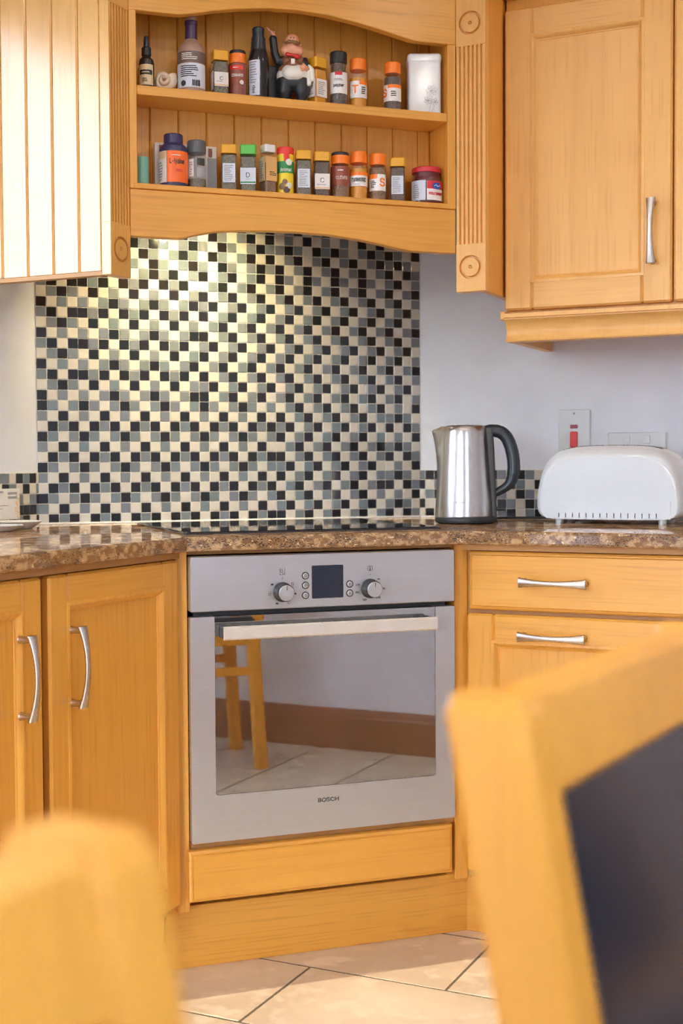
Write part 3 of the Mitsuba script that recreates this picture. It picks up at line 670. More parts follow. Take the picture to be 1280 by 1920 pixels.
# ------------------------------------------------------------------ kettle, toaster, dishes, packet
def on_counter(px, depth):
    X = (px - 640) / 2491.1 * depth; p = CAM + _r * X + _f * depth; return p[0], p[1]
def shell(fn, zs, n=48):
    a = np.linspace(0, 2 * math.pi, n, endpoint=False); return loft([fn(a, z) for z in zs])
kx, ky = on_counter(872.5, 3.275); KM = pose(kx, ky, ZW, -25)
k = thing('kettle', 'brushed steel jug kettle with a black handle beside the hob', 'kettle')
def kbody(a, z):
    q = np.clip((z - .018) / .222, 0, 1); r = .0715 - .0150 * q ** 1.1 - .006 * max(0, (q - .93) / .07) ** 2
    x, y = r * np.cos(a), r * np.sin(a)
    w = np.clip((q - .30) / .70, 0, 1)
    sp = np.exp(-((np.abs(np.angle(np.exp(1j * (a - math.pi))))) / .26) ** 2) * w ** 2.2
    x = x - sp * .0250 - .0035
    zz = np.full_like(a, z) - (.010 * np.clip((q - .9) / .1, 0, 1)) * (sp > .35) * sp
    return np.c_[x, y, zz]
part(k, 'body', shell(kbody, [.016, .018, .03, .06, .09, .12, .15, .175, .195, .212, .224, .231, .235, .238], 64), 'kettle_steel', KM, smooth=50, label='polished steel body')
part(k, 'lid', lathe([(.052, .2330), (.0500, .2372), (.045, .2400), (.02, .2412), (.0005, .2414)], 40), 'kettle_steel', KM)
part(k, 'base', lathe([(.066, 0), (.0735, .003), (.0755, .008), (.0750, .0140), (.0725, .0180), (.070, .0185)], 48), 'black', KM)
part(k, 'handle', tube(spline([(.050, 0, .226), (.072, 0, .2275), (.094, 0, .218), (.108, 0, .195), (.1165, 0, .160), (.1175, 0, .128), (.1080, 0, .098), (.088, 0, .082), (.066, 0, .070)], 44), np.interp(np.linspace(0, 1, 44), [0, .15, .4, .65, .85, 1], [.0135, .0150, .0150, .0150, .0105, .0085]), 16, 1.05, (0, 1, 0)), 'soft_black', KM, smooth=60)
part(k, 'spine', loft([np.c_[rsq(.022, .034, .006, 0)[:, :2] + np.array([x, 0]), np.full(20, z)] for x, z in ((.0650, .014), (.0640, .06), (.0620, .12), (.0590, .190), (.0555, .232))]), 'dark_ring', KM)
part(k, 'switch', tube([(.066, -.004, .036), (.085, -.006, .036), (.098, -.006, .0345)], [.0055, .0050, .0035], 10), 'black', KM)
part(k, 'badge', bend(cat(bx(-.014, .014, 0, .0010, 0, .0004), bx(-.012, -.004, .001, .0028, 0, .0004), bx(.002, .011, .001, .0024, 0, .0004)), .0700, -12), 'print_grey', pose(kx, ky, ZW + .052, -25) @ pose(-.0035), False)
cx, cy = Rp(.262, .018)
pts = [(kx + .052, ky - .030, ZW + .006), (kx + .074, ky - .012, ZW + .0045), (*Rp(.262, .075), ZW + .0040), (*Rp(.33, .042), ZW + .004), (*Rp(.43, .030), ZW + .004), (*Rp(.52, .030), ZW + .006), (*Rp(.575, .016), ZW + .06), (*Rp(.585, .014), 1.075)]
part(k, 'cable', tube(spline(pts, 60), .0032, 8), 'black')

k = thing('toaster', 'rounded glossy white toaster standing right of the kettle', 'toaster')
def tprof():
    P = [(-.172, .018), (-.181, .030), (-.184, .050), (-.181, .085), (-.174, .118), (-.160, .149), (-.138, .171), (-.108, .183), (-.06, .1885), (0, .1895)]
    P += [(-x, z) for x, z in P[-2::-1]]; S = spline(P, 70)
    return np.vstack([S, [(.150, .012), (.08, .011), (0, .011), (-.08, .011), (-.150, .012)]])
tp = tprof(); TU = .590
def tloop(a, b, w):
    return np.c_[tp[:, 0] * (1 - a) + TU, ZW + .011 + (tp[:, 1] - .011) * (1 - b), np.full(len(tp), w)]
W0, W1_ = .105, .272
ph = np.radians([0, 14, 28, 42, 56, 70, 82, 90])
sec = [(.12 * (1 - math.cos(q)), .16 * (1 - math.cos(q)), W1_ - .055 * (1 - math.sin(q))) for q in ph[::-1]]
sec = [(.10 * (1 - math.sin(q)), .14 * (1 - math.sin(q)), W0 + .05 * (1 - math.cos(q))) for q in ph] + [(.10 * (1 - math.cos(q)) * 1.1, .17 * (1 - math.cos(q)), W1_ - .06 + .06 * math.sin(q)) for q in ph]
part(k, 'body', loft([tloop(a, b, w) for a, b, w in sec]), 'white_plastic', FR, smooth=50)
uu = np.linspace(-.150, .150, 24); seam = np.c_[TU + uu, ZW + .036 + .020 * (np.abs(uu) / .15) ** 2, np.full(24, W1_ + .0002)]
low = [np.c_[[TU + u, TU + u, TU + u, TU + u], [ZW + .0135, ZW + .0135, z, z], [W1_ - .006, W1_ + .0022, W1_ + .0016, W1_ - .006]] for u, z in zip(uu, seam[:, 1])]
part(k, 'lower_band', loft(low), 'white_plastic', FR, smooth=30)
for i in range(15):
    u = TU - .118 + i * .0168
    part(k, 'vent', bx(u - .0011, u + .0011, ZW + .0155, ZW + .0265, W1_ + .0010, W1_ + .0026), 'dark_ring', FR, False)
for u in (TU - .125, TU + .125):
    for w in (W0 + .035, W1_ - .030): part(k, 'foot', at(lathe([(.009, 0), (.010, .004), (.010, .014)], 16), 0, 0, 0), 'white_matt', pose(*Rp(u, w), ZW))
up = tp[:69]
for w in (.165, .212):
    zz = lambda u: ZW + float(np.interp(u, up[:, 0], up[:, 1])) + .0003
    part(k, 'slot', loft([np.array([(TU + u, zz(u) - .003, w - .012), (TU + u, zz(u), w - .012), (TU + u, zz(u), w + .012), (TU + u, zz(u) - .003, w + .012)]) for u in np.linspace(-.12, .12, 25)]), 'black', FR, smooth=False)
part(k, 'lever', cb(TU + .178, TU + .200, ZW + .105, ZW + .118, .172, .205, .004), 'white_plastic', FR)

def dish(r, h): return lathe([(r * .55, 0), (r * .62, .001), (r * .95, h - .002), (r, h), (r - .0015, h + .0008), (r * .9, h - .003), (r * .58, .0035), (.0005, .0032)], 48)
single('dish', dish(.060, .017), 'white_glaze', 'shallow white dish on the worktop, the one nearer the tiled corner', 'dish', pose(*Lp(.1880, .0850), ZW + .0004))
single('dish', dish(.060, .013), 'white_glaze', 'small white saucer at the left edge, in front of the other dish', 'dish', pose(*Lp(.3030, .1220), ZW + .0004))
k = thing('paper_packet', 'white printed packet with an orange pattern against the left tile strip', 'packet')
PU0, PU1 = -.190, -.0905
part(k, 'box', cb(PU0, PU1, ZW + .018, ZW + .0925, .0055, .0170, .0008), 'paper', FL)
for a, b, c, d in ((.064, .094, .060, .066), (.064, .094, .050, .056), (.010, .040, .064, .069), (.008, .06, .0335, .0350), (.008, .038, .026, .0275)):
    part(k, 'print', bx(PU0 + a * .85, PU0 + b * .95, ZW + .018 + c, ZW + .018 + d, .0170, .0173), 'print_grey', FL, False)
pat = []
for i in range(44):
    u, v = PU1 - .017 * rng.random() ** 1.4 - .002, ZW + .022 + .060 * rng.random(); pat.append(at(annulus([(.0006, 0), (.0018, 0), (.0018, .0003), (.0006, .0003)], 6), u, v, .0170))
part(k, 'pattern', cat(*pat), 'label_tan', FL, False, kind='stuff', label='orange speckled pattern')

# ------------------------------------------------------------------ the spice shelves
YS = -.4925
FACE = -18
def text_on(parent, t, h, r, z, a, M, mat, width=None, label=None):
    part(parent, 'lettering', bend(at(txt(t, h, .0004, True, width), 0, z, .0005), r, a), mat, M, False)
def round_jar(x, z0, r, h, lid_h, lid, fill, fill_h, label, cat_, group=None, black_top=False, y=YS, yaw=FACE, lid_r=None, neck=True):
    k = thing('spice_jar', label, cat_, group); M = pose(x, y, z0 + .0003, yaw); b = h - lid_h; lr = lid_r or r * .93
    part(k, 'glass', lathe([(r * .90, 0), (r, .003), (r, b * .84), (r * .97, b * .90), (lr * .93, b * .95), (lr * .93, b + .002)], 28), 'glass', M)
    part(k, 'contents', lathe([(r * .86, .0012), (r * .94, .004), (r * .94, fill_h), (.0005, fill_h + .002)], 24), fill, M)
    part(k, 'lid', lathe([(lr * .97, b), (lr, b + .0015), (lr, h - .004), (lr * .95, h - .001), (lr * .9, h), (.0005, h)], 28), lid, M)
    if black_top: part(k, 'flip_top', lathe([(lr * .99, h - .003), (lr * .97, h + .003), (lr * .9, h + .0045), (.0005, h + .005)], 28), 'black', M)
    return k, M, b
def jar_label(k, M, r, z0, z1, a0, a1, mat, name='label'): return part(k, name, arc_patch(r + .0005, a0, a1, z0, z1), mat, M)
def square_jar(x, z0, w, h, lid_h, lid, fill, fill_h, label, y=YS, yaw=FACE, group=None, d=None):
    d = d or w; k = thing('spice_jar', label, 'spice jar', group); M = pose(x, y, z0 + .0003, yaw); b = h - lid_h
    part(k, 'glass', loft([rsq(w - .004, d - .004, .004, 0), rsq(w, d, .005, .002), rsq(w, d, .005, b * .90), rsq(w - .005, d - .005, .005, b * .97), rsq(w - .006, d - .006, .005, b + .001)]), 'glass', M)
    part(k, 'contents', rbox(w - .004, d - .004, fill_h, .004, .0012, .0015), fill, M)
    part(k, 'lid', loft([rsq(w - .001, d - .001, .005, b), rsq(w, d, .005, b + .001), rsq(w, d, .005, h - .002), rsq(w - .003, d - .003, .004, h)]), lid, M)
    return k, M, b
def face_label(k, M, w, d, z0, z1, mat, frac=.82, side=0, name='label'):
    m = bx(-w * frac / 2, w * frac / 2, -.0004, 0, z0, z1); m.apply_translation((0, -d / 2, 0)); m.apply_transform(trimesh.transformations.rotation_matrix(math.radians(side), (0, 0, 1)))
    return part(k, name, m, mat, M, False)
def face_print(k, M, d, mesh, z, mat, side=0, u=0):
    m = at(mesh, u, 0, .0003); m.apply_transform(np.array([[1, 0, 0, 0], [0, 0, -1, -d / 2 - .0002], [0, 1, 0, z], [0, 0, 0, 1.]])); m.apply_transform(trimesh.transformations.rotation_matrix(math.radians(side), (0, 0, 1)))
    return part(k, 'print', m, mat, M, False)
Z1, Z2 = ZS1, ZS2
# upper shelf, left to right
k = thing('dropper_bottle', 'small black dropper bottle with a cream label at the left end of the upper shelf', 'bottle'); M = pose(-.334, YS, Z1 + .0003, FACE)
part(k, 'bottle', lathe([(.0150, 0), (.0165, .002), (.0165, .058), (.0150, .066), (.0095, .072), (.0085, .076)], 28), 'amber', M)
part(k, 'cap', lathe([(.0098, .0755), (.0104, .077), (.0104, .0915), (.0085, .0935)], 24), 'black', M)
part(k, 'rubber_bulb', lathe([(.0058, .0930), (.0062, .098), (.0056, .112), (.0040, .1175), (.0005, .1190)], 20), 'soft_black', M)
jar_label(k, M, .0165, .010, .054, -62, 62, 'label_cream'); jar_label(k, M, .0168, .032, .042, -50, 50, 'black', 'label_band')
part(k, 'print', bend(at(bars(3, .016, .009), 0, .016, 0), .0174), 'print_dark', M, False); part(k, 'print', bend(at(bars(1, .018, .005), 0, .0345, 0), .0176), 'label_cream', M, False)
k = thing('sea_shell', 'cream spiral sea shell lying on the upper shelf beside the dropper bottle', 'shell')
ms = []; th = np.linspace(0, 4.2 * math.pi, 90); rr = .0028 * np.exp(.118 * th)
P = np.c_[rr * np.cos(th) * 1.05, -.010 + .0012 * th, rr * np.sin(th) * 1.25]
sh = tube(P, rr * .62 + .0007, 14, 1.0, (0, 1, 0)); v = sh.vertices; a_ = np.arctan2(v[:, 2], v[:, 0])
sh.vertices = v * (1 + .035 * np.cos(a_ * 26))[:, None]; sh.apply_translation(-sh.bounds.mean(0)); sh.apply_scale(.050 / (sh.bounds[1][0] - sh.bounds[0][0])); sh.apply_translation((0, 0, -sh.bounds[0][2]))
part(k, 'whorl', sh, 'shell', pose(-.2915, YS, Z1 + .0002, FACE), smooth=50)
k = thing('liqueur_bottle', 'tall round bottle with a purple foil neck and a white label', 'bottle'); M = pose(-.2345, YS, Z1 + .0003, FACE)
part(k, 'bottle', lathe([(.028, 0), (.0305, .003), (.0305, .088), (.0285, .100), (.0220, .110), (.0145, .116), (.0130, .120)], 36), 'liqueur', M)
part(k, 'foil_neck', lathe([(.0131, .118), (.0134, .122), (.0128, .150), (.0140, .1505), (.0142, .158), (.0135, .160)], 28), 'purple', M)
part(k, 'stopper', lathe([(.0125, .1595), (.0132, .161), (.0130, .168), (.010, .1705), (.0005, .171)], 24), 'liqueur', M)
jar_label(k, M, .0305, .064, .088, -88, 88, 'label_brown'); jar_label(k, M, .0305, .010, .062, -78, 78, 'paper_blue')
part(k, 'print', bend(at(bars(6, .046, .026), 0, .032, .0006), .0306), 'print_dark', M, False)
for i in range(9): part(k, 'barcode_bar', bend(at(bx(-.0006 - .0003 * (i % 3), .0006, .013, .026, .0006, .0009), .001 + .0021 * i, 0, 0), .0306, 6), 'print_dark', M, False)
part(k, 'seal', bend(at(lathe([(.0062, 0), (.0062, .0004), (.0004, .0005)], 16), -.016, .019, .0006), .0306), 'print_dark', M, False)
part(k, 'print', bend(at(bars(4, .040, .016), 0, .069, .0006), .0306), 'paper', M, False)
k, M, b = square_jar(-.1705, Z1, .0345, .101, .022, 'lid_yellow', 'herb', .074, 'square spice jar with a yellow lid and letter C label on the upper shelf', yaw=-3)
face_label(k, M, .0345, .0345, .021, .052, 'paper', .92); face_print(k, M, .0345, txt('C', .0085, .0003, False), .034, 'print_dark'); face_print(k, M, .0345, at(bars(1, .022, .003), 0, 0, 0), .030, 'print_grey'); face_print(k, M, .0345, bx(-.0158, .0158, 0, .0022, 0, .0002), .023, 'label_tan')
face_label(k, M, .0345, .0345, .016, .055, 'paper', .8, -90)
k, M, b = round_jar(-.1295, Z1, .0198, .101, .024, 'lid_orange', 'red_spice', .070, 'round jar of cinnamon with an orange and black lid on the upper shelf', 'spice jar', black_top=True)
jar_label(k, M, .0198, .030, .075, -90, 90, 'red_spice'); jar_label(k, M, .0202, .061, .070, -52, 40, 'label_red', 'label_band'); text_on(k, 'CINNAMON', .0062, .0204, .045, 0, M, 'paper', .027)
part(k, 'print', bend(at(bars(1, .018, .004), 0, .063, .0008), .0202), 'paper', M, False); part(k, 'print', bend(at(lathe([(.005, 0), (.005, .0004), (.0003, .0004)], 14), .010, .033, .0006), .0202), 'paper', M, False)
k = thing('black_bottle', 'black glass bottle with a ribbed cap and pale label left of the waiter figurine', 'bottle'); M = pose(-.0812, YS, Z1 + .0003, FACE)
part(k, 'bottle', lathe([(.0215, 0), (.0232, .002), (.0232, .082), (.0225, .094), (.0195, .107), (.0175, .112)], 32), 'black_gloss', M)
part(k, 'cap', lathe([(.0178, .110), (.0172, .116), (.0160, .130), (.0152, .140), (.0136, .1405), (.0130, .150), (.0138, .1515), (.0136, .160), (.0110, .1625), (.0005, .163)], 32), 'soft_black', M)
jar_label(k, M, .0232, .008, .086, -62, 8, 'paper_blue'); part(k, 'print', bend(at(bars(9, .018, .050), -.011, .034, .0006), .0236), 'print_grey', M, False)
part(k, 'print', bend(at(bars(5, .010, .018), -.009, .012, .0006), .0236), 'print_dark', M, False)
k = thing('carton', 'dark carton with a white edge standing behind the waiter figurine', 'box'); M = pose(-.036, -.4575, Z1 + .0003, 0)
part(k, 'box', cb(-.022, .040, -.012, .012, 0, .090, .001), 'jacket', M); part(k, 'edge', cb(-.0245, -.0222, -.013, .012, .002, .083, .0005), 'paper', M, label='white edge')
# the figurine
k = thing('waiter_figurine', 'painted figurine of a stout moustached waiter in a black jacket with one arm raised', 'figurine'); M = pose(0.0005, -.490, Z1 + .0003, FACE)
def fg(px, py): return ((px - 548) / 793., (182.5 - py) / 793.)
part(k, 'trousers', blob([[(-.018, 0, .008, .0075), (-.020, .002, .030, .0175), (-.016, .002, .050, .020)], [(.018, 0, .008, .0075), (.020, .002, .030, .0175), (.016, .002, .050, .020)], [(-.017, .002, .050, .0205), (.017, .002, .050, .0205)], [(-.020, -.016, .0045, .0055), (-.020, .004, .0055, .0065)], [(.020, -.016, .0045, .0055), (.020, .004, .0055, .0065)]], .0028), 'jacket', M, True)
part(k, 'shirt', blob([[(-.020, .001, .064, .0175), (.018, .001, .064, .0190)], [(-.006, -.004, .068, .022), (.008, -.004, .068, .022)]], .0028), 'cloth', M, True)
part(k, 'vest', blob([[(-.016, .003, .074, .0185), (.012, .003, .074, .0190)], [(-.010, .002, .096, .0165), (.010, .002, .096, .0165)], [(0, .0, .082, .022)]], .0028), 'vest', M, True)
part(k, 'jacket', blob([[(-.022, .006, .080, .014), (-.016, .006, .100, .013), (.014, .006, .100, .012)], [(-.018, .004, .100, .0105), (-.034, .002, .098, .0100), (-.041, 0, .116, .0090), (-.0445, -.002, .146, .0088)], [(.014, .004, .100, .0105), (.028, -.001, .090, .0095), (.033, -.006, .078, .0075)]], .0026), 'jacket', M, True)
part(k, 'collar', cat(tf(cb(-.0045, .0045, -.0012, .0012, 0, .012, .0006), pose(0, -.0205, .0855))), 'cloth', M)
part(k, 'bow_tie', blob([[(-.0125, -.0185, .1075, .0045), (-.001, -.0215, .1045, .0022)], [(.0105, -.0185, .1020, .0050), (-.001, -.0215, .1045, .0022)]], .0018, 5), 'red', M, True)
part(k, 'head', blob([[(-.003, -.002, .1235, .0185), (-.002, -.001, .1410, .0165)], [(-.0155, -.006, .1185, .0125), (.0115, -.006, .1175, .0125)], [(-.001, -.019, .1360, .0042), (-.001, -.0185, .131, .0048)], [(-.0195, .001, .134, .0040)], [(.0160, .001, .134, .0040)]], .0024, 6), 'flesh', M, True)
part(k, 'hair', blob([[(-.016, .006, .138, .0055), (-.002, .012, .140, .0100), (.012, .006, .138, .0055)], [(-.002, .006, .1540, .0042), (.004, .006, .1540, .0035)]], .0024), 'moustache', M, True)
for ex in (-.0045, .0022): part(k, 'eye', at(trimesh.creation.icosphere(2, .0013), ex, -.0178, .1445), 'black', M)
part(k, 'moustache', blob([[(-.001, -.0235, .1335, .0034), (-.0085, -.0225, .1345, .0042), (-.0155, -.0180, .1325, .0022), (-.0180, -.0160, .1360, .0009)], [(-.001, -.0235, .1335, .0034), (.0075, -.0225, .1325, .0042), (.0140, -.0180, .1300, .0022), (.0165, -.0160, .1330, .0009)]], .0016, 4), 'moustache', M, True)
hand = [[(-.0440, -.002, .155, .0052), (-.0470, -.003, .1600, .0048)]] + [[(-.0475, -.003 + dy, .1610, .0022), (-.0540 + .001 * abs(i - 1), -.003 + dy * 1.2, .1640 + .001 * i, .0018), (-.0590 + .0016 * abs(i - 1), -.003 + dy * 1.3, .1700 + .0005 * i, .0013)] for i, dy in enumerate((-.0036, -.0012, .0012, .0036))] + [[(-.043, -.005, .159, .0019), (-.0405, -.0075, .1620, .0015)]]
part(k, 'hand', blob(hand, .0016, 3), 'flesh', M, True)
hand = [[(.0300, -.012, .0775, .0062), (.0250, -.018, .0790, .0058)]] + [[(.0245, -.0195, .0825 - .0034 * i, .0021), (.0195, -.0225, .0815 - .0034 * i, .0019), (.0165, -.0210, .0800 - .0034 * i, .0015)] for i in range(4)] + [[(.026, -.020, .0835, .0021), (.0225, -.0225, .0860, .0016)]]
part(k, 'hand', blob(hand, .0016, 3), 'flesh', M, True)
part(k, 'towel', blob([[(.0345, -.006, .0830, .0062), (.0415, -.006, .0760, .0068), (.0430, -.006, .0560, .0062)], [(.0350, -.0075, .0720, .0060), (.0355, -.0085, .0440, .0056)]], .0022, 5), 'cloth', M, True, label='white towel over the arm')
k, M, b = square_jar(.0560, Z1, .0350, .108, .023, 'lid_yellow', 'turmeric', .078, 'square spice jar with a yellow lid, turned corner-on, right of the waiter figurine', yaw=22)
for sd in (0, -90):
    face_label(k, M, .0350, .0350, .018, .058, 'paper', .86, sd); face_print(k, M, .0350, bars(7, .022, .030), .023, 'print_grey', sd)
k, M, b = round_jar(.1085, Z1, .0198, .126, .026, 'black', 'pepper', .030, 'pepper grinder jar with a black lid and white label on the upper shelf', 'spice jar', lid_r=.0196)
jar_label(k, M, .0198, .030, .078, -80, 80, 'white_matt'); text_on(k, 'pepper', .0068, .0202, .043, 0, M, 'print_dark', .024); jar_label(k, M, .0202, .071, .079, -24, 24, 'lid_red', 'label_band'); part(k, 'print', bend(at(bars(2, .022, .006), 0, .058, .0006), .0202), 'print_grey', M, False)
part(k, 'grinder_neck', lathe([(.0165, .079), (.0165, .099)], 20), 'dark_spice', M)
def letter_jar(x, z0, h, fill, fill_h, letter, label, la, lw0, lw1, other=None, band=True, lid='lid_orange'):
    k, M, b = round_jar(x, z0, .0202, h, .026, lid, fill, fill_h, label, 'spice jar', lid_r=.0192)
    jar_label(k, M, .0202, .024, .062, lw0, lw1, 'white_matt')
    text_on(k, letter, .018, .0206, .034, la, M, 'lid_orange')
    if band: jar_label(k, M, .0206, .054, .062, la + 26, lw1 - 1, 'lid_orange', 'label_band')
    return k, M
k, M = letter_jar(.156, Z1, .115, 'turmeric', .070, 'T', 'orange-lidded round jar with an orange letter T on the upper shelf', -20, -62, 85)
part(k, 'print', bend(at(bars(4, .015, .018), 0, .032, .0006), .0206, 40), 'print_dark', M, False)
k, M = letter_jar(.2415, Z1, .115, 'dark_spice', .080, 'S', 'orange-lidded round jar standing alone beside the white tin', -62, -90, 70)
part(k, 'print', bend(at(bars(3, .018, .014), 0, .034, .0006), .0206, 12), 'print_dark', M, False)
k = thing('tin', 'tall white rectangular tin with a line-drawn flower at the right end of the upper shelf', 'tin'); M = pose(.3215, YS + .004, Z1 + .0003, -19)
part(k, 'body', rbox(.0760, .062, .124, .007, .0015), 'white_plastic', M); part(k, 'lid', loft([rsq(.0775, .0635, .008, .120), rsq(.0785, .0645, .008, .1215), rsq(.0785, .0645, .008, .1345), rsq(.074, .060, .007, .1375)]), 'white_plastic', M)
fl = []
for cx_, cz_, R_, n_ in ((.016, .052, .014, 7), (.008, .030, .010, 6), (.024, .026, .009, 6)):
    for i in range(n_):
        a = 2 * math.pi * i / n_ + .3; d = np.array([math.cos(a), math.sin(a)]); pn = np.array([-d[1], d[0]])
        P = [np.array([cx_, cz_]) + d * R_ * q + pn * R_ * .34 * math.sin(math.pi * q) * sg for sg in (1, -1) for q in (np.linspace(0, 1, 8) if sg == 1 else np.linspace(1, 0, 8))]
        fl.append(tube([(p[0], -.0311, p[1]) for p in P], .00032, 4))
for P in (((.016, .040), (.014, .02), (.010, .004)), ((.022, .018), (.019, .008), (.016, .003))): fl.append(tube([(x, -.0311, z) for x, z in P], .00035, 4))
part(k, 'flower_drawing', cat(*fl), 'print_grey', M, False, kind='stuff', label='line-drawn grey flower')
# lower shelf, left to right
k = thing('candle_glass', 'small green candle in a glass at the left end of the lower shelf', 'candle'); M = pose(-.3462, YS, Z2 + .0003, 0)
part(k, 'glass', lathe([(.0150, 0), (.0168, .002), (.0168, .070)], 28), 'glass', M); part(k, 'wax', lathe([(.0135, .0060), (.0140, .007), (.0140, .064), (.0005, .063)], 24), 'candle', M)
k = thing('food_packet', 'pale upright packet with red corner marks behind the vitamin bottle', 'packet'); M = pose(-.242, -.4555, Z2 + .0003, 0)
part(k, 'box', cb(-.070, .070, -.0105, .0105, 0, .106, .001), 'paper', M); part(k, 'window', cb(.048, .069, -.0112, -.0104, .004, .080, .0002), 'print_grey', M)
for x in (-.056, .055): part(k, 'mark', cb(x - .0045, x + .0045, -.0110, -.0104, .082, .101, .0002), 'red_spice', M)
k = thing('vitamin_bottle', 'navy blue supplement bottle with an orange label on the lower shelf', 'bottle'); M = pose(-.2765, YS, Z2 + .0003, FACE)
part(k, 'bottle', lathe([(.0295, 0), (.0312, .002), (.0312, .082), (.0290, .090), (.0215, .097), (.0200, .099)], 36), 'lid_navy', M)
part(k, 'cap', lathe([(.0205, .097), (.0210, .0985), (.0210, .116), (.0195, .118), (.0005, .1185)], 36), 'lid_navy', M)
jar_label(k, M, .0312, .010, .078, -22, 90, 'label_orange'); jar_label(k, M, .0312, .010, .078, -90, -23, 'paper'); jar_label(k, M, .0315, .062, .077, -80, -24, 'label_cream', 'label_band')
text_on(k, 'L-lysine', .0105, .0316, .047, 20, M, 'print_dark', .033); part(k, 'print', bend(at(bars(1, .026, .004), 0, .066, .0006), .0316, 22), 'paper', M, False); part(k, 'print', bend(at(bars(7, .020, .042), 0, .014, .0006), .0316, -56), 'print_grey', M, False); part(k, 'print', bend(at(bars(2, .018, .007), 0, .032, .0006), .0316, 30), 'lid_red', M, False)
k, M, b = round_jar(-.2245, Z2, .0208, .108, .027, 'lid_grey', 'herb', .024, 'round herb grinder with a dark grey lid beside the vitamin bottle', 'spice jar', lid_r=.0208)
jar_label(k, M, .0208, .028, .066, -48, -14, 'paper'); jar_label(k, M, .0208, .052, .068, 6, 58, 'dark_ring', 'label_band'); jar_label(k, M, .0208, .026, .048, 4, 56, 'print_grey'); part(k, 'print', bend(at(bars(6, .009, .030), 0, .031, .0006), .0212, -31), 'print_grey', M, False)
def back_jar(x, label, fill='herb', yaw=FACE + 4, h=.1045, fh=.080, z=Z2):
    k, M, b = square_jar(x, z, .0355, h, .020, 'lid_yellow', fill, fh, label, yaw=yaw)
    face_label(k, M, .0355, .0355, .020, .062, 'paper_blue', .78); face_print(k, M, .0355, bars(9, .022, .036), .023, 'print_grey'); return k, M
back_jar(-.1515, 'first yellow-lidded square jar from the left on the lower shelf, beside the green-lidded jar')
k, M, b = square_jar(-.1068, Z2, .0362, .107, .021, 'lid_green', 'herb', .078, 'square spice jar with a bright green lid and letter D label')
face_label(k, M, .0362, .0362, .019, .055, 'paper_blue', .96); face_print(k, M, .0362, txt('D', .0105, .0003, False), .034, 'print_dark'); face_print(k, M, .0362, bx(-.0165, .0165, 0, .0030, 0, .0002), .0215, 'label_green'); face_print(k, M, .0362, bars(1, .010, .003), .0285, 'print_grey')
k, M, b = square_jar(-.0610, Z2, .0310, .1135, .020, 'glass', 'brown_spice', .070, 'square jar with a clear lid and a tan label beside the yellow seasoning tub', yaw=14)
part(k, 'lid_insert', rbox(.0270, .0270, .017, .004, .001, .0945), 'print_pale', M)
face_label(k, M, .0310, .0310, .030, .084, 'label_tan', .94); face_label(k, M, .0310, .0310, .030, .084, 'label_cream', .90, -90); face_print(k, M, .0310, bars(3, .018, .010), .042, 'print_dark', 0, .004); face_print(k, M, .0310, bars(8, .020, .040), .036, 'print_grey', -90)
k = thing('seasoning_tub', 'yellow and green seasoning tub with a red lid on the lower shelf', 'tub'); M = pose(-.0200, YS, Z2 + .0003, FACE)
part(k, 'tub', lathe([(.0180, 0), (.0186, .002), (.0186, .092), (.0180, .094)], 32), 'label_yellow', M)
part(k, 'lid', lathe([(.0188, .0925), (.0192, .094), (.0192, .106), (.0180, .1085), (.0005, .1095)], 32), 'label_red', M)
jar_label(k, M, .0186, .050, .076, -90, 90, 'label_green', 'label_band'); jar_label(k, M, .0186, .076, .0925, -10, 30, 'label_red', 'label_flag'); text_on(k, 'Aromat', .0078, .0190, .053, 4, M, 'paper', .026)
part(k, 'print', bend(at(lathe([(.0075, 0), (.0075, .0004), (.0004, .0005)], 18), .006, .074, .0006), .0192, 8), 'paper', M, False)
for u, z_, r_, mt in ((-.008, .020, .0075, 'brown_spice'), (.003, .012, .0075, 'dark_spice'), (.009, .022, .0070, 'paper'), (-.001, .030, .0060, 'brown_spice')): part(k, 'picture', bend(at(lathe([(r_, 0), (r_, .0004), (.0004, .0005)], 14), u, z_, .0004), .0190), mt, M, False)
back_jar(.0226, 'second yellow-lidded square jar on the lower shelf, right of the seasoning tub')
k, M, b = square_jar(.0658, Z2, .0362, .1045, .021, 'lid_yellow', 'dark_spice', .080, 'yellow-lidded square jar with letter C label on the lower shelf', yaw=FACE + 6)
face_label(k, M, .0362, .0362, .019, .054, 'paper', .95); face_print(k, M, .0362, txt('C', .0105, .0003, False), .034, 'print_dark'); face_print(k, M, .0362, bars(1, .024, .003), .028, 'print_grey'); face_print(k, M, .0362, bx(-.0165, .0165, 0, .0026, 0, .0002), .0205, 'label_tan')
k, M, b = round_jar(.1115, Z2, .0212, .1025, .022, 'lid_orange', 'brown_spice', .072, 'round jar of cloves with an orange and black lid', 'spice jar', black_top=True, lid_r=.0208)
jar_label(k, M, .0212, .030, .074, -90, 90, 'red_spice'); text_on(k, 'CLOVES', .0070, .0217, .044, 8, M, 'paper', .027); part(k, 'print', bend(at(bars(1, .018, .005), 0, .062, .0006), .0216, 6), 'paper', M, False)
k, M, b = round_jar(.1560, Z2, .0205, .112, .026, 'lid_orange', 'turmeric', .072, 'round jar of yellow turmeric with an orange lid', 'spice jar', lid_r=.0196)
jar_label(k, M, .0205, .032, .062, -90, 90, 'white_matt'); jar_label(k, M, .0209, .056, .064, -90, 90, 'lid_orange', 'label_band'); text_on(k, 'TURMERIC', .0082, .0210, .042, 0, M, 'print_dark', .036); part(k, 'print', bend(at(bars(1, .020, .003), 0, .035, .0006), .0209), 'print_grey', M, False)
k, M = letter_jar(.2035, Z2, .111, 'brown_spice', .078, 'S', 'orange-lidded round jar with an orange letter S on the lower shelf', 28, -70, 62, band=False)
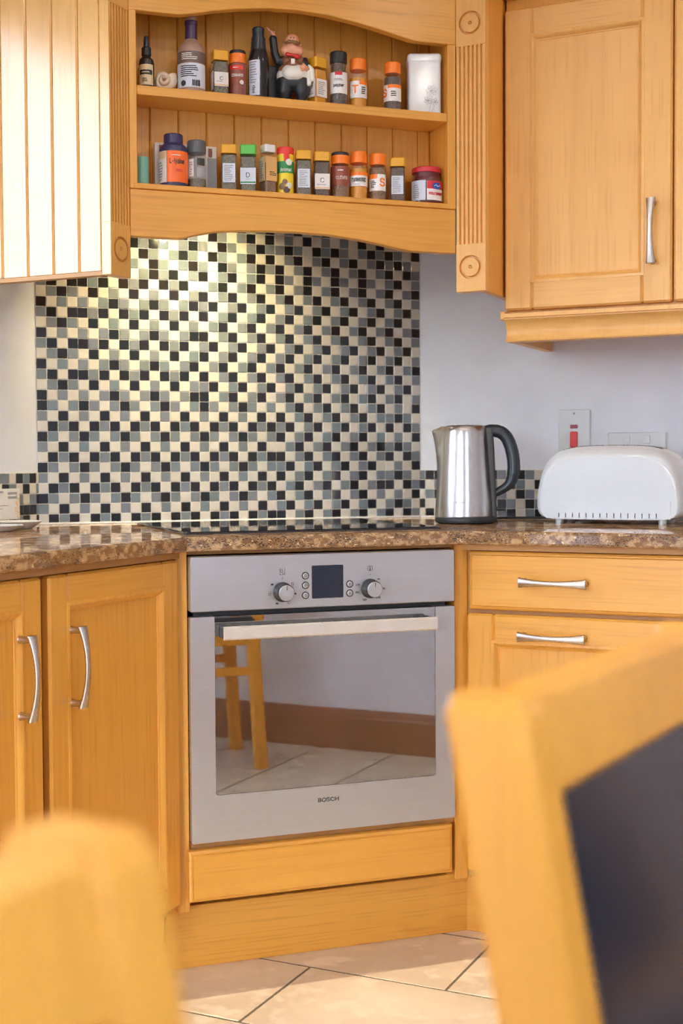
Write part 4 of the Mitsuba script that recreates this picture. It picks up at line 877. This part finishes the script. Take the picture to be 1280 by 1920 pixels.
jar_label(k, M, .0206, .052, .062, -68, -6, 'lid_orange', 'label_band'); part(k, 'print', bend(at(bars(5, .014, .018), 0, .030, .0006), .0206, -34), 'print_dark', M, False)
back_jar(.2535, 'last yellow-lidded square jar on the lower shelf, beside the jam jar', 'dark_spice', yaw=-24, fh=.080)
k = thing('jam_jar', 'squat jar of cranberry sauce with a red lid, right end of the lower shelf', 'jar'); M = pose(.3270, YS + .002, Z2 + .0003, FACE)
part(k, 'glass', lathe([(.0330, 0), (.0362, .004), (.0368, .030), (.0362, .056), (.0325, .066), (.0315, .068)], 36), 'glass', M); part(k, 'jam', lathe([(.0315, .002), (.0348, .006), (.0352, .030), (.0346, .055), (.0310, .064), (.0005, .066)], 36), 'jam', M)
part(k, 'lid', lathe([(.0335, .0745), (.0340, .0750), (.0345, .0760), (.0340, .0855), (.0310, .0875), (.0005, .0870)], 36), 'lid_red', M); part(k, 'neck', lathe([(.0312, .064), (.0312, .076)], 32), 'jam', M)
jar_label(k, M, .0370, .008, .052, -4, 72, 'white_matt'); jar_label(k, M, .0370, .008, .054, -72, -8, 'paper_blue'); jar_label(k, M, .0374, .034, .0525, -3, 71, 'lid_red', 'label_band')
text_on(k, 'WHOLE CRANBERRY', .0060, .0376, .020, 33, M, 'lid_red', .040)
part(k, 'emblem', bend(at(tf(lathe([(.0105, 0), (.0105, .0004), (.0004, .0006)], 24), np.diag([1.15, .72, 1, 1])), 0, .041, .0008), .0376, 34), 'blue', M, False); part(k, 'emblem_wave', bend(tube([(-.008, .040, .0016), (-.003, .043, .0016), (.002, .0395, .0016), (.008, .042, .0016)], .0010, 6), .0376, 34), 'paper', M, False)
part(k, 'print', bend(at(bars(7, .024, .032), 0, .013, .0006), .0374, -40), 'print_grey', M, False)

# ------------------------------------------------------------------ dining chairs
CH_D, CH_F = np.array([.777, .629, 0]), np.array([.629, -.777, 0])
def chair(label, origin, d, f, group='dining chairs'):
    M = np.eye(4); M[:3, 0] = d; M[:3, 1] = -np.asarray(f); M[:3, 3] = origin
    k = thing('dining_chair', label, 'chair', group); Wc, HT, SW, RH, SD = .370, .950, .035, .058, .046
    yb = lambda z: -(.950 - z) * .19 if z > .45 else -.095 + (.45 - z) * .06
    def member(x0, x1, zs, y_off, th, rad=.006):
        L_ = []
        for z in zs:
            q = rsq(x1 - x0, th, rad, 0, 4)[:, :2] + np.array([(x0 + x1) / 2, yb(z) + y_off + th / 2]); L_.append(np.c_[q, np.full(len(q), z)])
        return loft(L_)
    for a, b in ((0, SW), (Wc - SW, Wc)):
        st = numbered(k + '__stile')
        zs = [0, .1, .2, .3, .40, .44, .47, .52, .6, .7, .8, .9, .938]; m = member(a, b, zs, 0, SD, .007)
        top = np.c_[rsq(SW - .008, SD - .008, .005, 0, 4)[:, :2] + np.array([(a + b) / 2, yb(.946) + SD / 2]), np.full(16, .9470)]
        top0 = np.c_[rsq(SW, SD, .007, 0, 4)[:, :2] + np.array([(a + b) / 2, yb(.938) + SD / 2]), np.full(16, .9379)]
        scene[st] = ply(tf(cat(m, loft([top0, top])), M), 'chair_wood', 35)
    def rail(z0, z1, th=.024, off=.003):
        c = .006; L_ = []
        for x in (SW - .002, Wc - SW + .002):
            P = [(z0, .0, 0), (z0 + c, 0, -c * 0)]; q = []
            for zz, yy in ((z0, off + c), (z0 + c, off), (z1 - c, off), (z1, off + c), (z1, off + th - c), (z1 - c, off + th), (z0 + c, off + th), (z0, off + th - c)): q.append((x, yb(zz) + yy, zz))
            L_.append(np.array(q))
        return loft(L_)
    part(k, 'top_rail', rail(HT - RH, HT - .001), 'chair_wood', M, smooth=20)
    part(k, 'lower_rail', rail(.575, .620), 'chair_wood', M, smooth=20)
    P = []
    for z in np.linspace(.618, HT - RH + .002, 12):
        bul = .006 * math.sin(math.pi * (z - .618) / (HT - RH - .616))
        P.append(np.array([(SW - .002, yb(z) + .009, z), (SW + .02, yb(z) + .008 - bul, z), (Wc / 2, yb(z) + .008 - bul * 1.2, z), (Wc - SW - .02, yb(z) + .008 - bul, z), (Wc - SW + .002, yb(z) + .009, z), (Wc - SW + .002, yb(z) + .022, z), (SW - .002, yb(z) + .022, z)]))
    part(k, 'back_panel', loft(P), 'leather', M, smooth=40, label='black leather back panel')
    part(k, 'seat', rbox(Wc + .03, .40, .040, .03, .010, 0), 'leather', M @ pose(Wc / 2, -.075 - .190, .497), label='black leather seat')
    for a, b in ((SW / 2 - .012, SW / 2 + .012), (Wc - SW / 2 - .012, Wc - SW / 2 + .012)):
        part(k, 'side_rail', cb(a, b, -.43, -.060, .437, .500, .003), 'chair_wood', M); part(k, 'stretcher', cb(a + .002, b - .002, -.425, -.060, .330, .360, .003), 'chair_wood', M)
        part(k, 'front_leg', loft([np.c_[rsq(w, w, .005, 0)[:, :2] + np.array([(a + b) / 2, -.435]), np.full(20, z)] for w, z in ((.030, 0), (.040, .40), (.040, .500))]), 'chair_wood', M)
    part(k, 'front_rail', cb(SW, Wc - SW, -.447, -.423, .437, .500, .003), 'chair_wood', M); part(k, 'rear_rail', cb(SW - .002, Wc - SW + .002, -.082, -.060, .437, .500, .003), 'chair_wood', M)
    return k
P1 = np.array([-.6300, -2.8010, 0]); P0_ = np.array([-.8413, -2.9593, 0]) - .370 * CH_D
chair('wooden dining chair with a black leather back panel at the lower right', P1, CH_D, CH_F)
chair('blurred wooden dining chair at the lower left, closest to the viewer', P0_, CH_D, CH_F)
chair('wooden dining chair by the opposite wall, mirrored in the oven door', np.array([.4160, -2.4880, 0]), np.array([0, -1., 0]), np.array([-1., 0, 0]))
